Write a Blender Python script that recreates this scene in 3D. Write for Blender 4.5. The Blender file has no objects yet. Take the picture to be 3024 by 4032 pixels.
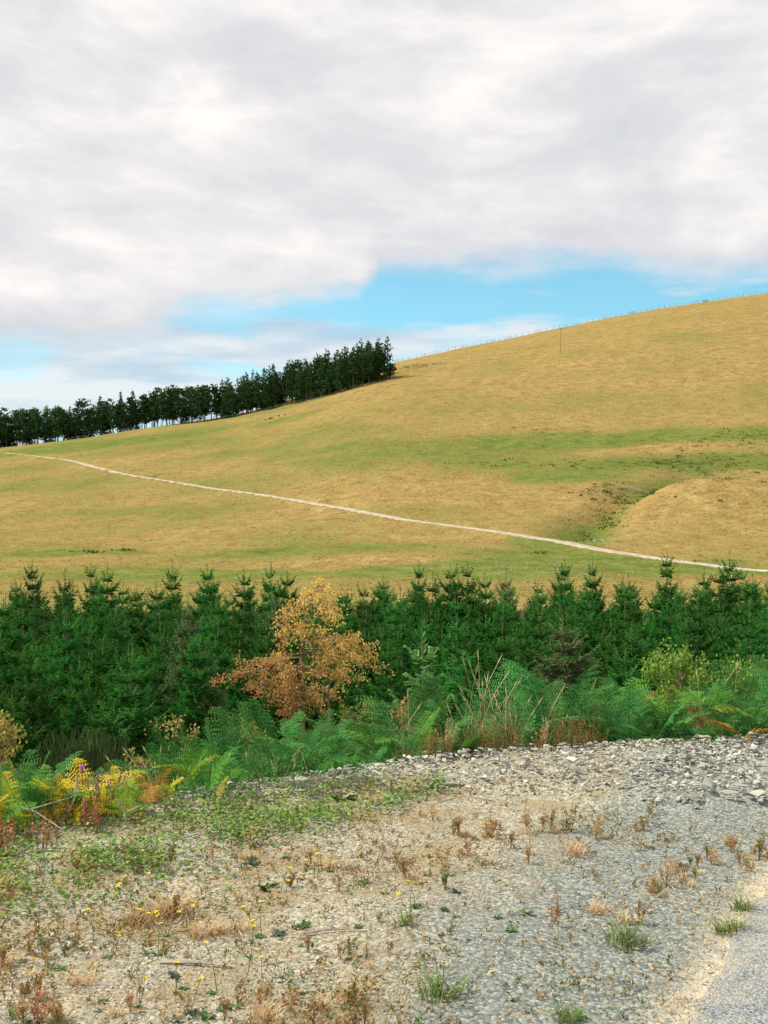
import bpy, bmesh, math, random
import numpy as np
from mathutils import Vector, Matrix

random.seed(7)
RNG = np.random.default_rng(11)
scene = bpy.context.scene
COL = scene.collection
RAD = math.radians

# ------------------------------------------------------------------ camera
cam_data = bpy.data.cameras.new('camera')
cam = bpy.data.objects.new('camera', cam_data)
COL.objects.link(cam)
scene.camera = cam
cam.location = (0, 0, 1.6)
cam.rotation_euler = (RAD(90.57), 0, 0)
cam_data.sensor_fit = 'VERTICAL'
cam_data.sensor_height = 24.0
cam_data.lens = 24.0 * 1098.0 / 1024.0
cam_data.clip_start = 0.05
cam_data.clip_end = 6000

# ------------------------------------------------------------------ node helper
class Nodes:
    def __init__(self, tree):
        self.t = tree
        tree.nodes.clear()
    def new(self, kind, ins=None, **props):
        n = self.t.nodes.new(kind)
        for k, v in props.items():
            setattr(n, k, v)
        for k, v in (ins or {}).items():
            self.put(n.inputs[k], v)
        return n
    def put(self, sock, v):
        if isinstance(v, bpy.types.NodeSocket):
            self.t.links.new(v, sock)
        elif isinstance(v, bpy.types.Node):
            self.t.links.new(v.outputs[0], sock)
        else:
            if sock.type == 'RGBA' and len(v) == 3:
                v = (*v, 1)
            sock.default_value = v
    def math(self, op, a, b=0.0, c=None, clamp=False):
        n = self.new('ShaderNodeMath', operation=op, use_clamp=clamp)
        self.put(n.inputs[0], a); self.put(n.inputs[1], b)
        if c is not None:
            self.put(n.inputs[2], c)
        return n.outputs[0]
    def step(self, a, b, x):
        n = self.new('ShaderNodeMapRange', interpolation_type='SMOOTHSTEP')
        self.put(n.inputs['Value'], x)
        n.inputs['From Min'].default_value = a; n.inputs['From Max'].default_value = b
        return n.outputs['Result']
    def noise(self, vec, scale, detail=5, rough=.55, dist=0.0, dims='3D'):
        n = self.new('ShaderNodeTexNoise', noise_dimensions=dims)
        if vec is not None:
            self.put(n.inputs['Vector'], vec)
        n.inputs['Scale'].default_value = scale; n.inputs['Detail'].default_value = detail
        n.inputs['Roughness'].default_value = rough; n.inputs['Distortion'].default_value = dist
        return n.outputs['Fac']
    def mix(self, fac, a, b, blend='MIX'):
        n = self.new('ShaderNodeMix', data_type='RGBA', blend_type=blend)
        self.put(n.inputs[0], fac); self.put(n.inputs[6], a); self.put(n.inputs[7], b)
        return n.outputs[2]
    def ramp(self, fac, stops):
        n = self.new('ShaderNodeValToRGB')
        cr = n.color_ramp
        while len(cr.elements) < len(stops):
            cr.elements.new(.5)
        for e, (p, c) in zip(cr.elements, stops):
            e.position = p; e.color = (*c, 1)
        self.put(n.inputs[0], fac)
        return n.outputs[0]
    def comb(self, x, y, z):
        n = self.new('ShaderNodeCombineXYZ')
        self.put(n.inputs[0], x); self.put(n.inputs[1], y); self.put(n.inputs[2], z)
        return n.outputs[0]
    def attr(self, name):
        return self.new('ShaderNodeAttribute', attribute_name=name).outputs['Fac']

# ------------------------------------------------------------------ sky and sun
SUN_DIR = Vector((-0.62, 0.10, 0.78)).normalized()      # towards the sun
SUN_EL = math.asin(SUN_DIR.z)
SUN_AZ = math.atan2(SUN_DIR.x, SUN_DIR.y)
world = bpy.data.worlds.new('World')
scene.world = world
world.use_nodes = True
W = Nodes(world.node_tree)
sky = W.new('ShaderNodeTexSky', sky_type='NISHITA', sun_disc=False)
sky.sun_elevation = SUN_EL
sky.sun_rotation = SUN_AZ
sky.altitude = 300; sky.dust_density = 0.3; sky.ozone_density = 2.0
blue = W.new('ShaderNodeBackground', {'Color': W.mix(1.0, sky.outputs[0], (.80, 1.28, 1.14), 'MULTIPLY'), 'Strength': 0.13})
tc = W.new('ShaderNodeTexCoord')
sp = W.new('ShaderNodeSeparateXYZ', {0: tc.outputs['Generated']})
dx, dy, dz = sp.outputs
rh = W.math('SQRT', W.math('ADD', W.math('MULTIPLY', dx, dx), W.math('MULTIPLY', dy, dy)))
el = W.math('DIVIDE', dz, W.math('MAXIMUM', rh, .02))           # tangent of the elevation
az = W.math('ARCTAN2', dx, dy)
den = W.math('ADD', W.math('MAXIMUM', dz, 0.0), .16)
plane = W.comb(W.math('DIVIDE', dx, den), W.math('DIVIDE', dy, den), 0.0)     # the cloud layer seen from below
flat = W.comb(W.math('MULTIPLY', dx, 1.0), dy, W.math('MULTIPLY', dz, 2.7))
fc = W.new('ShaderNodeFloatCurve')
W.put(fc.inputs['Value'], W.math('ADD', az, .5))
cv = fc.mapping.curves[0]
edge = [(.0, .155), (.10, .150), (.16, .150), (.24, .158), (.275, .165), (.33, .198), (.44, .200), (.478, .207), (.497, .232), (.55, .233), (.60, .231), (.64, .235), (.70, .236), (.78, .222), (.82, .224), (1.0, .20)]
while len(cv.points) < len(edge):
    cv.points.new(.5, .5)
for p, (a_, e_) in zip(cv.points, edge):
    p.location = (a_, e_ * 2); p.handle_type = 'VECTOR'
fc.mapping.update()
edge_el = W.math('MULTIPLY', fc.outputs[0], .5)
n_edge = W.math('SUBTRACT', W.noise(flat, 9.0, 7, .60), .5)
over = W.math('ADD', W.math('SUBTRACT', el, edge_el), W.math('MULTIPLY', n_edge, .06))
m_main = W.step(-.016, .020, over)
# thin stratus below the deck
streak = W.comb(dx, dy, W.math('MULTIPLY', dz, 5.5))
n_low = W.noise(streak, 5.2, 6, .52, .3)
m_low = W.step(.42, .60, W.math('ADD', W.math('ADD', n_low, W.math('MULTIPLY', W.step(.165, .205, el), -.10)), W.math('MULTIPLY', W.math('SUBTRACT', 1.0, W.step(-.12, .08, az)), .10)))
m_low = W.math('MULTIPLY', m_low, .85)
# grey and white of the deck
n_big = W.noise(flat, 3.1, 5, .52, .9)
n_mid = W.noise(flat, 8.0, 7, .60, .3)
tone = W.math('ADD', W.math('MULTIPLY', n_big, .56), W.math('MULTIPLY', n_mid, .44))
deck = W.ramp(tone, [(.36, (.70, .72, .75)), (.445, (.785, .785, .81)), (.50, (.865, .845, .86)), (.55, (.96, .93, .92)), (.63, (1.10, 1.07, 1.0))])
rim = W.math('SUBTRACT', 1.0, W.step(0.0, .055, over))
deck = W.mix(W.math('MULTIPLY', rim, .55), deck, (.62, .645, .72))
low = W.ramp(W.noise(streak, 7.0, 5, .5), [(.36, (.54, .64, .76)), (.46, (.68, .73, .81)), (.56, (.90, .875, .89))])
cloud_col = W.mix(m_main, low, deck)
veil = W.math('MULTIPLY_ADD', W.math('SUBTRACT', 1.0, W.step(-.24, .0, az)), .50, .05)
mask = W.math('MAXIMUM', m_main, W.math('MAXIMUM', m_low, veil))
cloud = W.new('ShaderNodeBackground', {'Color': cloud_col, 'Strength': 0.86})
mixs = W.new('ShaderNodeMixShader')
W.put(mixs.inputs[0], mask); W.put(mixs.inputs[1], blue.outputs[0]); W.put(mixs.inputs[2], cloud.outputs[0])
W.new('ShaderNodeOutputWorld', {'Surface': mixs.outputs[0]})

sun_data = bpy.data.lights.new('sun', 'SUN')
sun_data.energy = 4.8
sun_data.angle = RAD(1.2)
sun_data.color = (1.0, .93, .80)
sun = bpy.data.objects.new('sun', sun_data)
COL.objects.link(sun)
sun.rotation_euler = SUN_DIR.to_track_quat('Z', 'Y').to_euler()
sun.location = (-30, 5, 60)

scene.view_settings.view_transform = 'Standard'
scene.view_settings.look = 'None'
scene.view_settings.exposure = 0.2
scene.view_settings.gamma = 1.0
scene.view_settings.use_curve_mapping = False

# ------------------------------------------------------------------ object helpers
def link(o, parent=None):
    COL.objects.link(o)
    if parent is not None:
        o.parent = parent
    return o
def tag(o, label=None, cat=None, group=None, kind=None):
    if label: o['label'] = label
    if cat: o['category'] = cat
    if group: o['group'] = group
    if kind: o['kind'] = kind
    return o
def empty(name, loc=(0, 0, 0), rz=0.0, scale=1.0):
    o = bpy.data.objects.new(name, None)
    o.empty_display_size = .1
    o.location = loc; o.rotation_euler = (0, 0, rz)
    o.scale = (scale,) * 3 if np.isscalar(scale) else scale
    return link(o)
def put(name, me, parent=None, loc=None, rot=None, scale=None, mat=None):
    o = bpy.data.objects.new(name, me)
    if loc is not None: o.location = loc
    if rot is not None: o.rotation_euler = rot
    if scale is not None: o.scale = (scale,) * 3 if np.isscalar(scale) else scale
    link(o, parent)
    if mat is not None:
        o.material_slots[0].link = 'OBJECT'; o.material_slots[0].material = mat
    return o

class Geo:
    """collects vertices and faces (all quads or triangles) plus one value 'v' per vertex"""
    def __init__(self):
        self.V = []; self.F = []; self.A = []; self.n = 0
    def add(self, V, F, a=0.0):
        V = np.asarray(V, float).reshape(-1, 3)
        self.V.append(V)
        self.A.append(np.broadcast_to(np.asarray(a, float), (len(V),)).copy())
        for f in (F if isinstance(F, list) else [F]):
            f = np.asarray(f, int)
            if len(f): self.F.append(f + self.n)
        self.n += len(V)
    def mesh(self, name, mat, smooth=False):
        return mesh_np(name, np.concatenate(self.V), self.F, mat, {'v': np.concatenate(self.A)}, smooth)
def mesh_np(name, V, F, mat, attrs=None, smooth=False):
    me = bpy.data.meshes.new(name)
    V = np.asarray(V, np.float32)
    me.vertices.add(len(V)); me.vertices.foreach_set('co', V.ravel())
    F = F if isinstance(F, list) else [F]
    idx = np.concatenate([f.ravel() for f in F]).astype(np.int32)
    cnt = np.concatenate([np.full(len(f), f.shape[1]) for f in F]).astype(np.int32)
    st = np.concatenate([[0], np.cumsum(cnt)[:-1]]).astype(np.int32)
    me.loops.add(len(idx)); me.loops.foreach_set('vertex_index', idx)
    me.polygons.add(len(cnt)); me.polygons.foreach_set('loop_start', st); me.polygons.foreach_set('loop_total', cnt)
    me.polygons.foreach_set('use_smooth', np.full(len(cnt), smooth))
    for k, a in (attrs or {}).items():
        at = me.attributes.new(k, 'FLOAT', 'POINT')
        at.data.foreach_set('value', np.asarray(a, np.float32))
    me.update(calc_edges=True)
    if mat: me.materials.append(mat)
    return me
def unit(v):
    return v / np.maximum(np.linalg.norm(v, axis=-1, keepdims=True), 1e-9)
def perp(d):
    """two unit vectors square to each direction"""
    h = np.where(np.abs(d[:, 2:3]) < .9, [[0, 0, 1.0]], [[1.0, 0, 0]])
    a = unit(np.cross(d, h)); b = np.cross(d, a)
    return a, b
def brushes(g, P0, P1, w, v=0.0, mid=.42, spin=None):
    """needle-clad shoots: two crossed lozenges each"""
    P0 = np.asarray(P0, float); P1 = np.asarray(P1, float); n = len(P0)
    if n == 0: return
    d = unit(P1 - P0); a, b = perp(d)
    if spin is not None:
        c, s = np.cos(spin)[:, None], np.sin(spin)[:, None]
        a, b = a * c + b * s, b * c - a * s
    w = np.broadcast_to(w, (n,))[:, None]
    M = P0 + (P1 - P0) * mid
    V = np.stack([P0, M + a * w, P1, M - a * w, M + b * w, M - b * w], 1)
    base = np.arange(n)[:, None] * 6
    F = np.concatenate([base + np.array([0, 1, 2, 3]), base + np.array([0, 4, 2, 5])])
    g.add(V.reshape(-1, 3), F, np.repeat(np.broadcast_to(v, (n,)), 6))
def leaves(g, P, d, nrm, L, w, v=0.0, fold=.0):
    """flat leaves: lozenges starting at P along d"""
    n = len(P)
    if n == 0: return
    d = unit(d); s = unit(np.cross(d, nrm)); up = np.cross(s, d)
    L = np.broadcast_to(L, (n,))[:, None]; w = np.broadcast_to(w, (n,))[:, None]
    M = P + d * L * .45
    V = np.stack([P, M + s * w + up * w * fold, P + d * L, M - s * w + up * w * fold], 1)
    F = np.arange(n)[:, None] * 4 + np.array([0, 1, 2, 3])
    g.add(V.reshape(-1, 3), F, np.repeat(np.broadcast_to(v, (n,)), 4))
def tube(g, pts, rad, sides=5, v=0.0):
    pts = np.asarray(pts, float); k = len(pts)
    rad = np.broadcast_to(rad, (k,))
    d = unit(np.gradient(pts, axis=0)); a, b = perp(d)
    th = np.arange(sides) / sides * 2 * np.pi
    ring = np.cos(th)[None, :, None] * a[:, None] + np.sin(th)[None, :, None] * b[:, None]
    V = pts[:, None] + ring * rad[:, None, None]
    i = np.arange(k - 1)[:, None] * sides; j = np.arange(sides)[None]
    F = np.stack([i + j, i + (j + 1) % sides, i + sides + (j + 1) % sides, i + sides + j], -1).reshape(-1, 4)
    g.add(V.reshape(-1, 3), F, v)
def rnd(a, b, n=None):
    return RNG.uniform(a, b, n)
def rdir(n):
    return unit(RNG.normal(size=(n, 3)))

# ------------------------------------------------------------------ materials
def material(name):
    m = bpy.data.materials.new(name); m.use_nodes = True
    return m, Nodes(m.node_tree)
def finish(N, col, rough=.8, trans=0.0, bump=None, bump_d=.02, bump_s=1.0, spec=.25):
    p = N.new('ShaderNodeBsdfPrincipled', {'Base Color': col, 'Roughness': rough, 'Specular IOR Level': spec})
    if bump is not None:
        b = N.new('ShaderNodeBump', {'Height': bump, 'Distance': bump_d, 'Strength': bump_s})
        N.put(p.inputs['Normal'], b.outputs[0])
    out = p.outputs[0]
    if trans > 0:
        t = N.new('ShaderNodeBsdfTranslucent', {'Color': col})
        x = N.new('ShaderNodeMixShader', {0: trans, 1: out, 2: t.outputs[0]})
        out = x.outputs[0]
    N.new('ShaderNodeOutputMaterial', {'Surface': out})
def leaf_mat(name, lo, hi, trans=.25, rough=.6, spread=.35, patch=None, spec=.25):
    """leaf colour runs from lo to hi with the stored value v, each plant a little lighter or darker"""
    m, N = material(name)
    col = N.mix(N.attr('v'), lo, hi)
    oi = N.new('ShaderNodeObjectInfo')
    k = N.math('MULTIPLY_ADD', oi.outputs['Random'], spread, 1.0 - spread / 2)
    if patch:
        geo = N.new('ShaderNodeNewGeometry')
        k = N.math('MULTIPLY', k, N.math('MULTIPLY_ADD', N.noise(geo.outputs['Position'], patch, 2), .8, .6))
    hs = N.new('ShaderNodeHueSaturation', {'Color': col, 'Value': k})
    N.put(hs.inputs['Hue'], N.math('MULTIPLY_ADD', oi.outputs['Random'], .045 * spread, .496 - .0225 * spread))
    finish(N, hs.outputs[0], rough, trans, spec=spec)
    return m
def plain(name, a, b, scale=20, rough=.85, spec=.2, bump_d=None):
    m, N = material(name)
    tcn = N.new('ShaderNodeTexCoord')
    n = N.noise(tcn.outputs['Object'], scale, 4)
    col = N.mix(N.step(.3, .7, n), a, b)
    finish(N, col, rough, 0, n if bump_d else None, bump_d or .01, spec=spec)
    return m

# ------------------------------------------------------------------ terrain
EYE = 1.6
# ---- terrain heights (metres; camera stands at the origin of the yard, looking along +Y) ----
def sstep(a, b, x):
    t = np.clip((x - a) / (b - a), 0, 1)
    return t * t * (3 - 2 * t)
CREST_X = np.array([-40, -8, -3.5, -2.0, -0.97, 0.27, 1.5, 2.76, 6.0, 12, 40.0])
CREST_Y = np.array([-9, 2.6, 4.9, 5.75, 6.27, 7.2, 7.62, 7.88, 8.3, 8.6, 9.0])
def crest_y(x):
    return np.interp(x, CREST_X, CREST_Y)
RU = np.array([-1.6, -.9, -.5, -.35, -.308, -.265, -.223, -.181, -.135, -.10, -.06, -.01, .03, .09, .16, .25, .35, .6, 1.0, 1.6])
RE = np.array([.02, .035, .056, .068, .0738, .0785, .0855, .0915, .0975, .108, .1215, .1415, .151, .163, .1775, .1955, .2095, .232, .22, .16])
RD = np.array([300, 330, 370, 380, 382, 385, 390, 392, 395, 398, 400, 410, 425, 450, 475, 495, 510, 530, 540, 540.0])
def smooth_interp(x, xs, ys):
    return (np.interp(x - .03, xs, ys) + 2 * np.interp(x, xs, ys) + np.interp(x + .03, xs, ys)) / 4
def base_height(x, y):
    x = np.asarray(x, float); y = np.asarray(y, float)
    r = np.hypot(x, y) + 1e-9
    c = y / r
    Y = r * np.maximum(c, .5)
    u = np.where(c > .3, x / np.maximum(y, 1e-6), np.sign(x) * 3.2)
    t = np.maximum(y - crest_y(x), 0) * .9
    z = -4.5 * (1 - np.exp(-t * .40 / 4.5)) - .12 * sstep(0, .5, t)
    uu = np.clip(u, -1.6, 1.6)
    R = smooth_interp(uu, RU, RD); e = smooth_interp(uu, RU, RE)
    H = (EYE + R * e + 4.5)
    y0 = 92.0
    s = (Y - y0) / (R - y0)
    k = .86
    f = lambda q: q * q * (3 - 2 * q)
    g1 = f(np.clip(s, 0, 1) * k) / f(k)
    sl = k * 6 * k * (1 - k) / f(k)
    tau = np.maximum(s - 1, 0)
    g = np.where(s <= 1, g1, np.maximum(1 + sl * tau - 4.2 * tau * tau, .55))
    z = z + H * g * sstep(.30, .55, c)
    return z

# gully and knoll on the right of the hillside, and the farm track cut across it
GULLY = np.array([(23.5, 143.5), (27.1, 153), (32, 164.7), (38, 176.4), (44.4, 188), (56.3, 199.2), (72, 205.3)])
TRACK = np.array([(-128, 352), (-106.3, 319.3), (-81.8, 285.5), (-65.1, 257.6), (-53.3, 238.8), (-38.0, 220.2), (-27.1, 207.5), (-13.4, 188.0), (-5.1, 174.4), (2.8, 164.3), (11.4, 157.9), (17.9, 151.2), (22.7, 145.1), (28.0, 135.6), (31.6, 131.4), (35.7, 126.4), (39.7, 122.2), (43.5, 119), (54, 112)])
def seg_dist(x, y, P):
    """distance to a polyline and the parameter (in segments) of the nearest point"""
    best = np.full(np.shape(x), 1e9); par = np.zeros(np.shape(x))
    for i in range(len(P) - 1):
        a, b = P[i], P[i + 1]; d = b - a
        t = np.clip(((x - a[0]) * d[0] + (y - a[1]) * d[1]) / (d @ d), 0, 1)
        q = np.hypot(x - a[0] - t * d[0], y - a[1] - t * d[1])
        m = q < best
        best = np.where(m, q, best); par = np.where(m, i + t, par)
    return best, par
def shaped(x, y):
    z = base_height(x, y)
    d, p = seg_dist(x, y, GULLY)
    z = z - 2.4 * np.exp(-(d / 4.5) ** 2) * sstep(0, 1.2, p) * (1 - sstep(4.2, 6, p))
    z = z + 3.8 * np.exp(-((x - 54) / 17) ** 2 - ((y - 174) / 15) ** 2)
    far = sstep(85, 120, y)
    z = z + far * (.22 * np.sin(x * .13 + 1.3 * np.sin(y * .05)) * np.sin(y * .11 + x * .03) + .09 * np.sin(x * .45 + y * .2) * np.sin(y * .39 - x * .21))
    return z
def smooth_line(P, n):
    t = np.linspace(0, len(P) - 1, n); k = np.arange(len(P))
    L = np.stack([np.interp(t, k, P[:, 0]), np.interp(t, k, P[:, 1])], 1)
    for _ in range(12):
        L[1:-1] = (L[:-2] + 2 * L[1:-1] + L[2:]) / 4
    return L
TLINE = smooth_line(TRACK, 260)
TZ = shaped(TLINE[:, 0], TLINE[:, 1])
for _ in range(30):
    TZ[1:-1] = (TZ[:-2] + 2 * TZ[1:-1] + TZ[2:]) / 4
def near_track(x, y):
    d = np.full(np.shape(x), 1e9); zt = np.zeros(np.shape(x))
    m = (y > 95) & (y < 420) & (np.abs(x) < 150)
    xs, ys = x[m], y[m]
    C = TLINE[::2]
    dd = np.empty(len(xs)); kk = np.empty(len(xs), int)
    for s in range(0, len(xs), 20000):
        q = (xs[s:s + 20000, None] - C[None, :, 0]) ** 2 + (ys[s:s + 20000, None] - C[None, :, 1]) ** 2
        kk[s:s + 20000] = q.argmin(1); dd[s:s + 20000] = np.sqrt(q.min(1))
    d[m] = dd; zt[m] = TZ[::2][kk]
    return d, zt
BANK_NEAR = np.array([(-1.3, 5.95), (-.97, 6.1), (-.61, 6.3), (-.22, 6.42), (.47, 6.5), (1.12, 6.3), (1.72, 6.05), (2.16, 6.12), (3.2, 6.3), (5.5, 6.4)])
def bank_amount(x, y):
    lo = np.interp(x, BANK_NEAR[:, 0], BANK_NEAR[:, 1], left=99)
    return sstep(-.12, .25, y - lo) * (1 - sstep(.0, .35, y - crest_y(x) - .25)) * (1 - sstep(4.5, 6, x))
def height(x, y):
    x = np.atleast_1d(np.asarray(x, float)); y = np.atleast_1d(np.asarray(y, float))
    z = shaped(x, y)
    d, zt = near_track(x, y)
    w = 1 - sstep(2.0, 3.6, d)
    z = z * (1 - w) + zt * w
    near = 1 - sstep(12, 30, np.hypot(x, y))
    z = z + near * (.012 * np.sin(x * 2.1 + .7) * np.sin(y * 1.7) + .007 * np.sin(x * 5.3 + y * 3.1))
    return z + .06 * bank_amount(x, y)
def hz(x, y):
    return float(height(x, y)[0])

# ground sheet: rings round the camera out past the ridge
th = np.radians(np.concatenate([np.arange(-180, -60, 6), np.arange(-60, -24, 1.5), np.arange(-24, 24, .115), np.arange(24, 60, 1.5), np.arange(60, 180.1, 6)]))
rr = np.concatenate([np.geomspace(.3, 11.8, 105), np.geomspace(12, 89, 66), np.arange(90, 250, .85), np.arange(250, 560, 2.2), np.geomspace(562, 2400, 34)])
TH, RR = np.meshgrid(th, rr)
GX, GY = RR * np.sin(TH), RR * np.cos(TH)
GZ = height(GX.ravel(), GY.ravel()).reshape(GX.shape)
nr, nt = GX.shape
ii, jj = np.meshgrid(np.arange(nr - 1), np.arange(nt - 1), indexing='ij')
quads = np.stack([ii * nt + jj, ii * nt + jj + 1, (ii + 1) * nt + jj + 1, (ii + 1) * nt + jj], -1).reshape(-1, 4)[:, ::-1]
qr = RR[ii, jj].ravel()

ROAD_EDGE = np.array([(-12, -6), (-3, -1), (-.8, 1.0), (.2, 2.2), (.7, 3.0), (.93, 3.45), (1.08, 3.72), (1.24, 3.99), (1.42, 4.41), (1.61, 4.74), (1.85, 5.1), (2.3, 5.55), (4.2, 6.3), (9, 7.0), (22, 7.2)])
def hnoise(x, y, s, seed=0):
    """cheap smooth value noise for masks"""
    x = np.asarray(x) * s + seed * 13.7; y = np.asarray(y) * s + seed * 7.3
    xi = np.floor(x); yi = np.floor(y); fx = x - xi; fy = y - yi
    h = lambda a, b: np.modf(np.abs(np.sin(a * 127.1 + b * 311.7) * 43758.5453))[0]
    fx = fx * fx * (3 - 2 * fx); fy = fy * fy * (3 - 2 * fy)
    return (h(xi, yi) * (1 - fx) + h(xi + 1, yi) * fx) * (1 - fy) + (h(xi, yi + 1) * (1 - fx) + h(xi + 1, yi + 1) * fx) * fy
def fnoise(x, y, s, seed=0):
    return .5 * hnoise(x, y, s, seed) + .3 * hnoise(x, y, s * 2.1, seed + 1) + .2 * hnoise(x, y, s * 4.3, seed + 2)
def tan_amount(x, y):
    q = x - (-.16 + (y - 3.5) * .50) + (fnoise(x, y, 1.6, 3) - .5) * .9
    return 1 - sstep(-.25, .30, q) * (1 - sstep(.62, .75, fnoise(x, y, 2.2, 9)) * .4)
def soil_amount(x, y):
    return sstep(.05, .5, y - crest_y(x))
def dust_amount(x, y):
    d, _ = seg_dist(x, y, ROAD_EDGE)
    return np.exp(-(d / .10) ** 2)

gn = GX.ravel(), GY.ravel()
near_m = qr < 78
used = np.unique(quads[near_m])
remap = np.zeros(nr * nt, int); remap[used] = np.arange(len(used))
m_ground, N = material('yard_ground')
geo = N.new('ShaderNodeNewGeometry'); P = geo.outputs['Position']
fine = N.noise(P, 95, 5, .7); mid = N.noise(P, 22, 4, .6); big = N.noise(P, 2.6, 4, .6)
vor = N.new('ShaderNodeTexVoronoi', {'Vector': P, 'Scale': 70.0}); vd = vor.outputs['Distance']; vc = vor.outputs['Color']
vs = N.new('ShaderNodeSeparateColor', {0: vc}).outputs[0]
g = N.math('ADD', N.math('MULTIPLY', fine, .5), N.math('MULTIPLY', vs, .5))
grey = N.ramp(g, [(.2, (.09, .115, .11)), (.45, (.185, .205, .180)), (.62, (.27, .285, .25)), (.8, (.40, .42, .37))])
tan = N.ramp(g, [(.2, (.13, .125, .085)), (.42, (.28, .265, .195)), (.6, (.395, .37, .285)), (.8, (.53, .505, .41))])
tan = N.mix(N.step(.42, .66, big), tan, (.29, .235, .13))
col = N.mix(N.attr('tan'), grey, tan)
col = N.mix(N.math('MULTIPLY', N.attr('dust'), N.step(.25, .6, N.noise(P, 14, 5, .7))), col, (.56, .49, .35))
col = N.mix(N.attr('soil'), col, N.mix(mid, (.025, .030, .014), (.075, .065, .03)))
hgt = N.math('ADD', N.math('MULTIPLY', fine, .6), N.math('MULTIPLY', vd, -.7))
finish(N, col, .95, 0, hgt, .010, .9, spec=.15)
x_, y_ = gn[0][used], gn[1][used]
me = mesh_np('ground', np.stack([x_, y_, GZ.ravel()[used]], 1), remap[quads[near_m]], m_ground,
             {'tan': tan_amount(x_, y_), 'soil': soil_amount(x_, y_), 'dust': dust_amount(x_, y_)}, True)
tag(put('ground', me), kind='structure')

# hillside: sun-bleached pasture with greener damp bands
HG = [(45, 238, 44, 6.5, 1.0), (20, 217, 13, 7, .7), (31, 203, 10, 6, .9), (58, 212, 24, 8, .95), (78, 236, 22, 8, .8), (10, 228, 22, 7, .55),
      (23.5, 145, 6, 5, 1.0), (18, 133, 8, 6, 1.0), (8.7, 120, 10, 5, .9), (27, 124, 13, 6, 1.0), (39, 119, 12, 4, .8), (-7.6, 139, 14, 4, .55), (-16, 139.5, 9, 4, .5),
      (-38, 143.5, 6, 2.4, 1.0), (-43, 141, 7, 3, .7), (3.6, 117, 12, 6, .7), (-21, 117, 18, 6, .8), (-102, 330, 30, 14, .75), (-80, 318, 26, 14, .65), (-55, 296, 24, 9, .5),
      (-26, 262, 18, 8, .45), (-70, 236, 22, 9, .4), (-41, 190, 16, 8, .35), (-14, 245, 16, 5, .5), (-30, 312, 8, 5, .6),
      (58, 226, 9, 3, -1.1), (66, 202, 9, 3, -1.2), (54, 176, 17, 14, -1.0), (8, 187, 18, 9, -.6), (-60, 275, 14, 5, -.5), (12, 150, 9, 6, -.3), (-2, 128, 9, 3, -.4)]
def hill_green(x, y):
    wx = x + (fnoise(x, y, .09, 4) - .5) * 16; wy = y + (fnoise(x, y, .11, 5) - .5) * 9
    g_ = .28 + .10 * sstep(150, 115, y) + .10 * sstep(20, -60, x) - .12 * sstep(255, 330, y) * sstep(-40, 40, x)
    for a, b, sx, sy, k in HG:
        g_ = g_ + k * .85 * np.exp(-((wx - a) / sx) ** 2 - ((wy - b) / sy) ** 2)
    d, p = seg_dist(x, y, GULLY)
    g_ = g_ + .9 * np.exp(-(d / 4.0) ** 2)
    return np.clip(g_, 0, 1.1)
def hill_rough(x, y):
    d, p = seg_dist(x, y, GULLY)
    q = .9 * np.exp(-((x - 56) / 14) ** 2 - ((y - 212) / 6) ** 2) + .8 * np.exp(-((x - 38) / 4) ** 2 - ((y - 184) / 7) ** 2) + .5 * np.exp(-(d / 3) ** 2)
    q = q + 1.0 * np.exp(-((x - 10) / 9) ** 2 - ((y - 362) / 9) ** 2) + .5 * np.exp(-((x + 8) / 12) ** 2 - ((y - 346) / 9) ** 2)
    return np.clip(q, 0, 1)
far_m = ~near_m
used = np.unique(quads[far_m])
remap = np.zeros(nr * nt, int); remap[used] = np.arange(len(used))
m_hill, N = material('pasture')
geo = N.new('ShaderNodeNewGeometry'); P = geo.outputs['Position']
n1 = N.noise(P, .045, 5, .6); n2 = N.noise(P, .35, 6, .72); n3 = N.noise(P, 1.7, 5, .75)
gold = N.ramp(N.math('ADD', N.math('MULTIPLY', n2, .45), N.math('MULTIPLY', n3, .55)),
              [(.34, (.115, .080, .030)), (.43, (.220, .155, .056)), (.52, (.315, .222, .080)), (.62, (.45, .335, .138))])
green = N.ramp(N.math('ADD', N.math('MULTIPLY', n2, .5), N.math('MULTIPLY', n3, .5)),
               [(.34, (.050, .065, .016)), (.44, (.100, .135, .030)), (.53, (.155, .185, .045)), (.64, (.26, .225, .078))])
ga = N.math('ADD', N.attr('green'), N.math('MULTIPLY', N.math('SUBTRACT', n1, .5), 1.5))
ga = N.math('ADD', ga, N.math('MULTIPLY', N.math('SUBTRACT', n2, .5), 1.7))
col = N.mix(N.step(.05, .95, ga), gold, green)
rough = N.math('MULTIPLY', N.attr('rough'), N.step(.50, .60, n2))
col = N.mix(rough, col, (.055, .070, .018))
col = N.mix(N.math('MULTIPLY', N.step(.58, .68, n3), .55), col, (.085, .080, .022))
col = N.mix(N.math('MULTIPLY', N.step(.62, .74, N.noise(P, .95, 4, .7, .6)), .5), col, (.52, .41, .20))
finish(N, col, 1.0, 0, N.math('ADD', n2, N.math('MULTIPLY', n3, .5)), .55, .8, spec=.0)
x_, y_ = gn[0][used], gn[1][used]
me = mesh_np('hill', np.stack([x_, y_, GZ.ravel()[used]], 1), remap[quads[far_m]], m_hill,
             {'green': hill_green(x_, y_), 'rough': hill_rough(x_, y_)}, True)
tag(put('hill', me), kind='structure')

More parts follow.
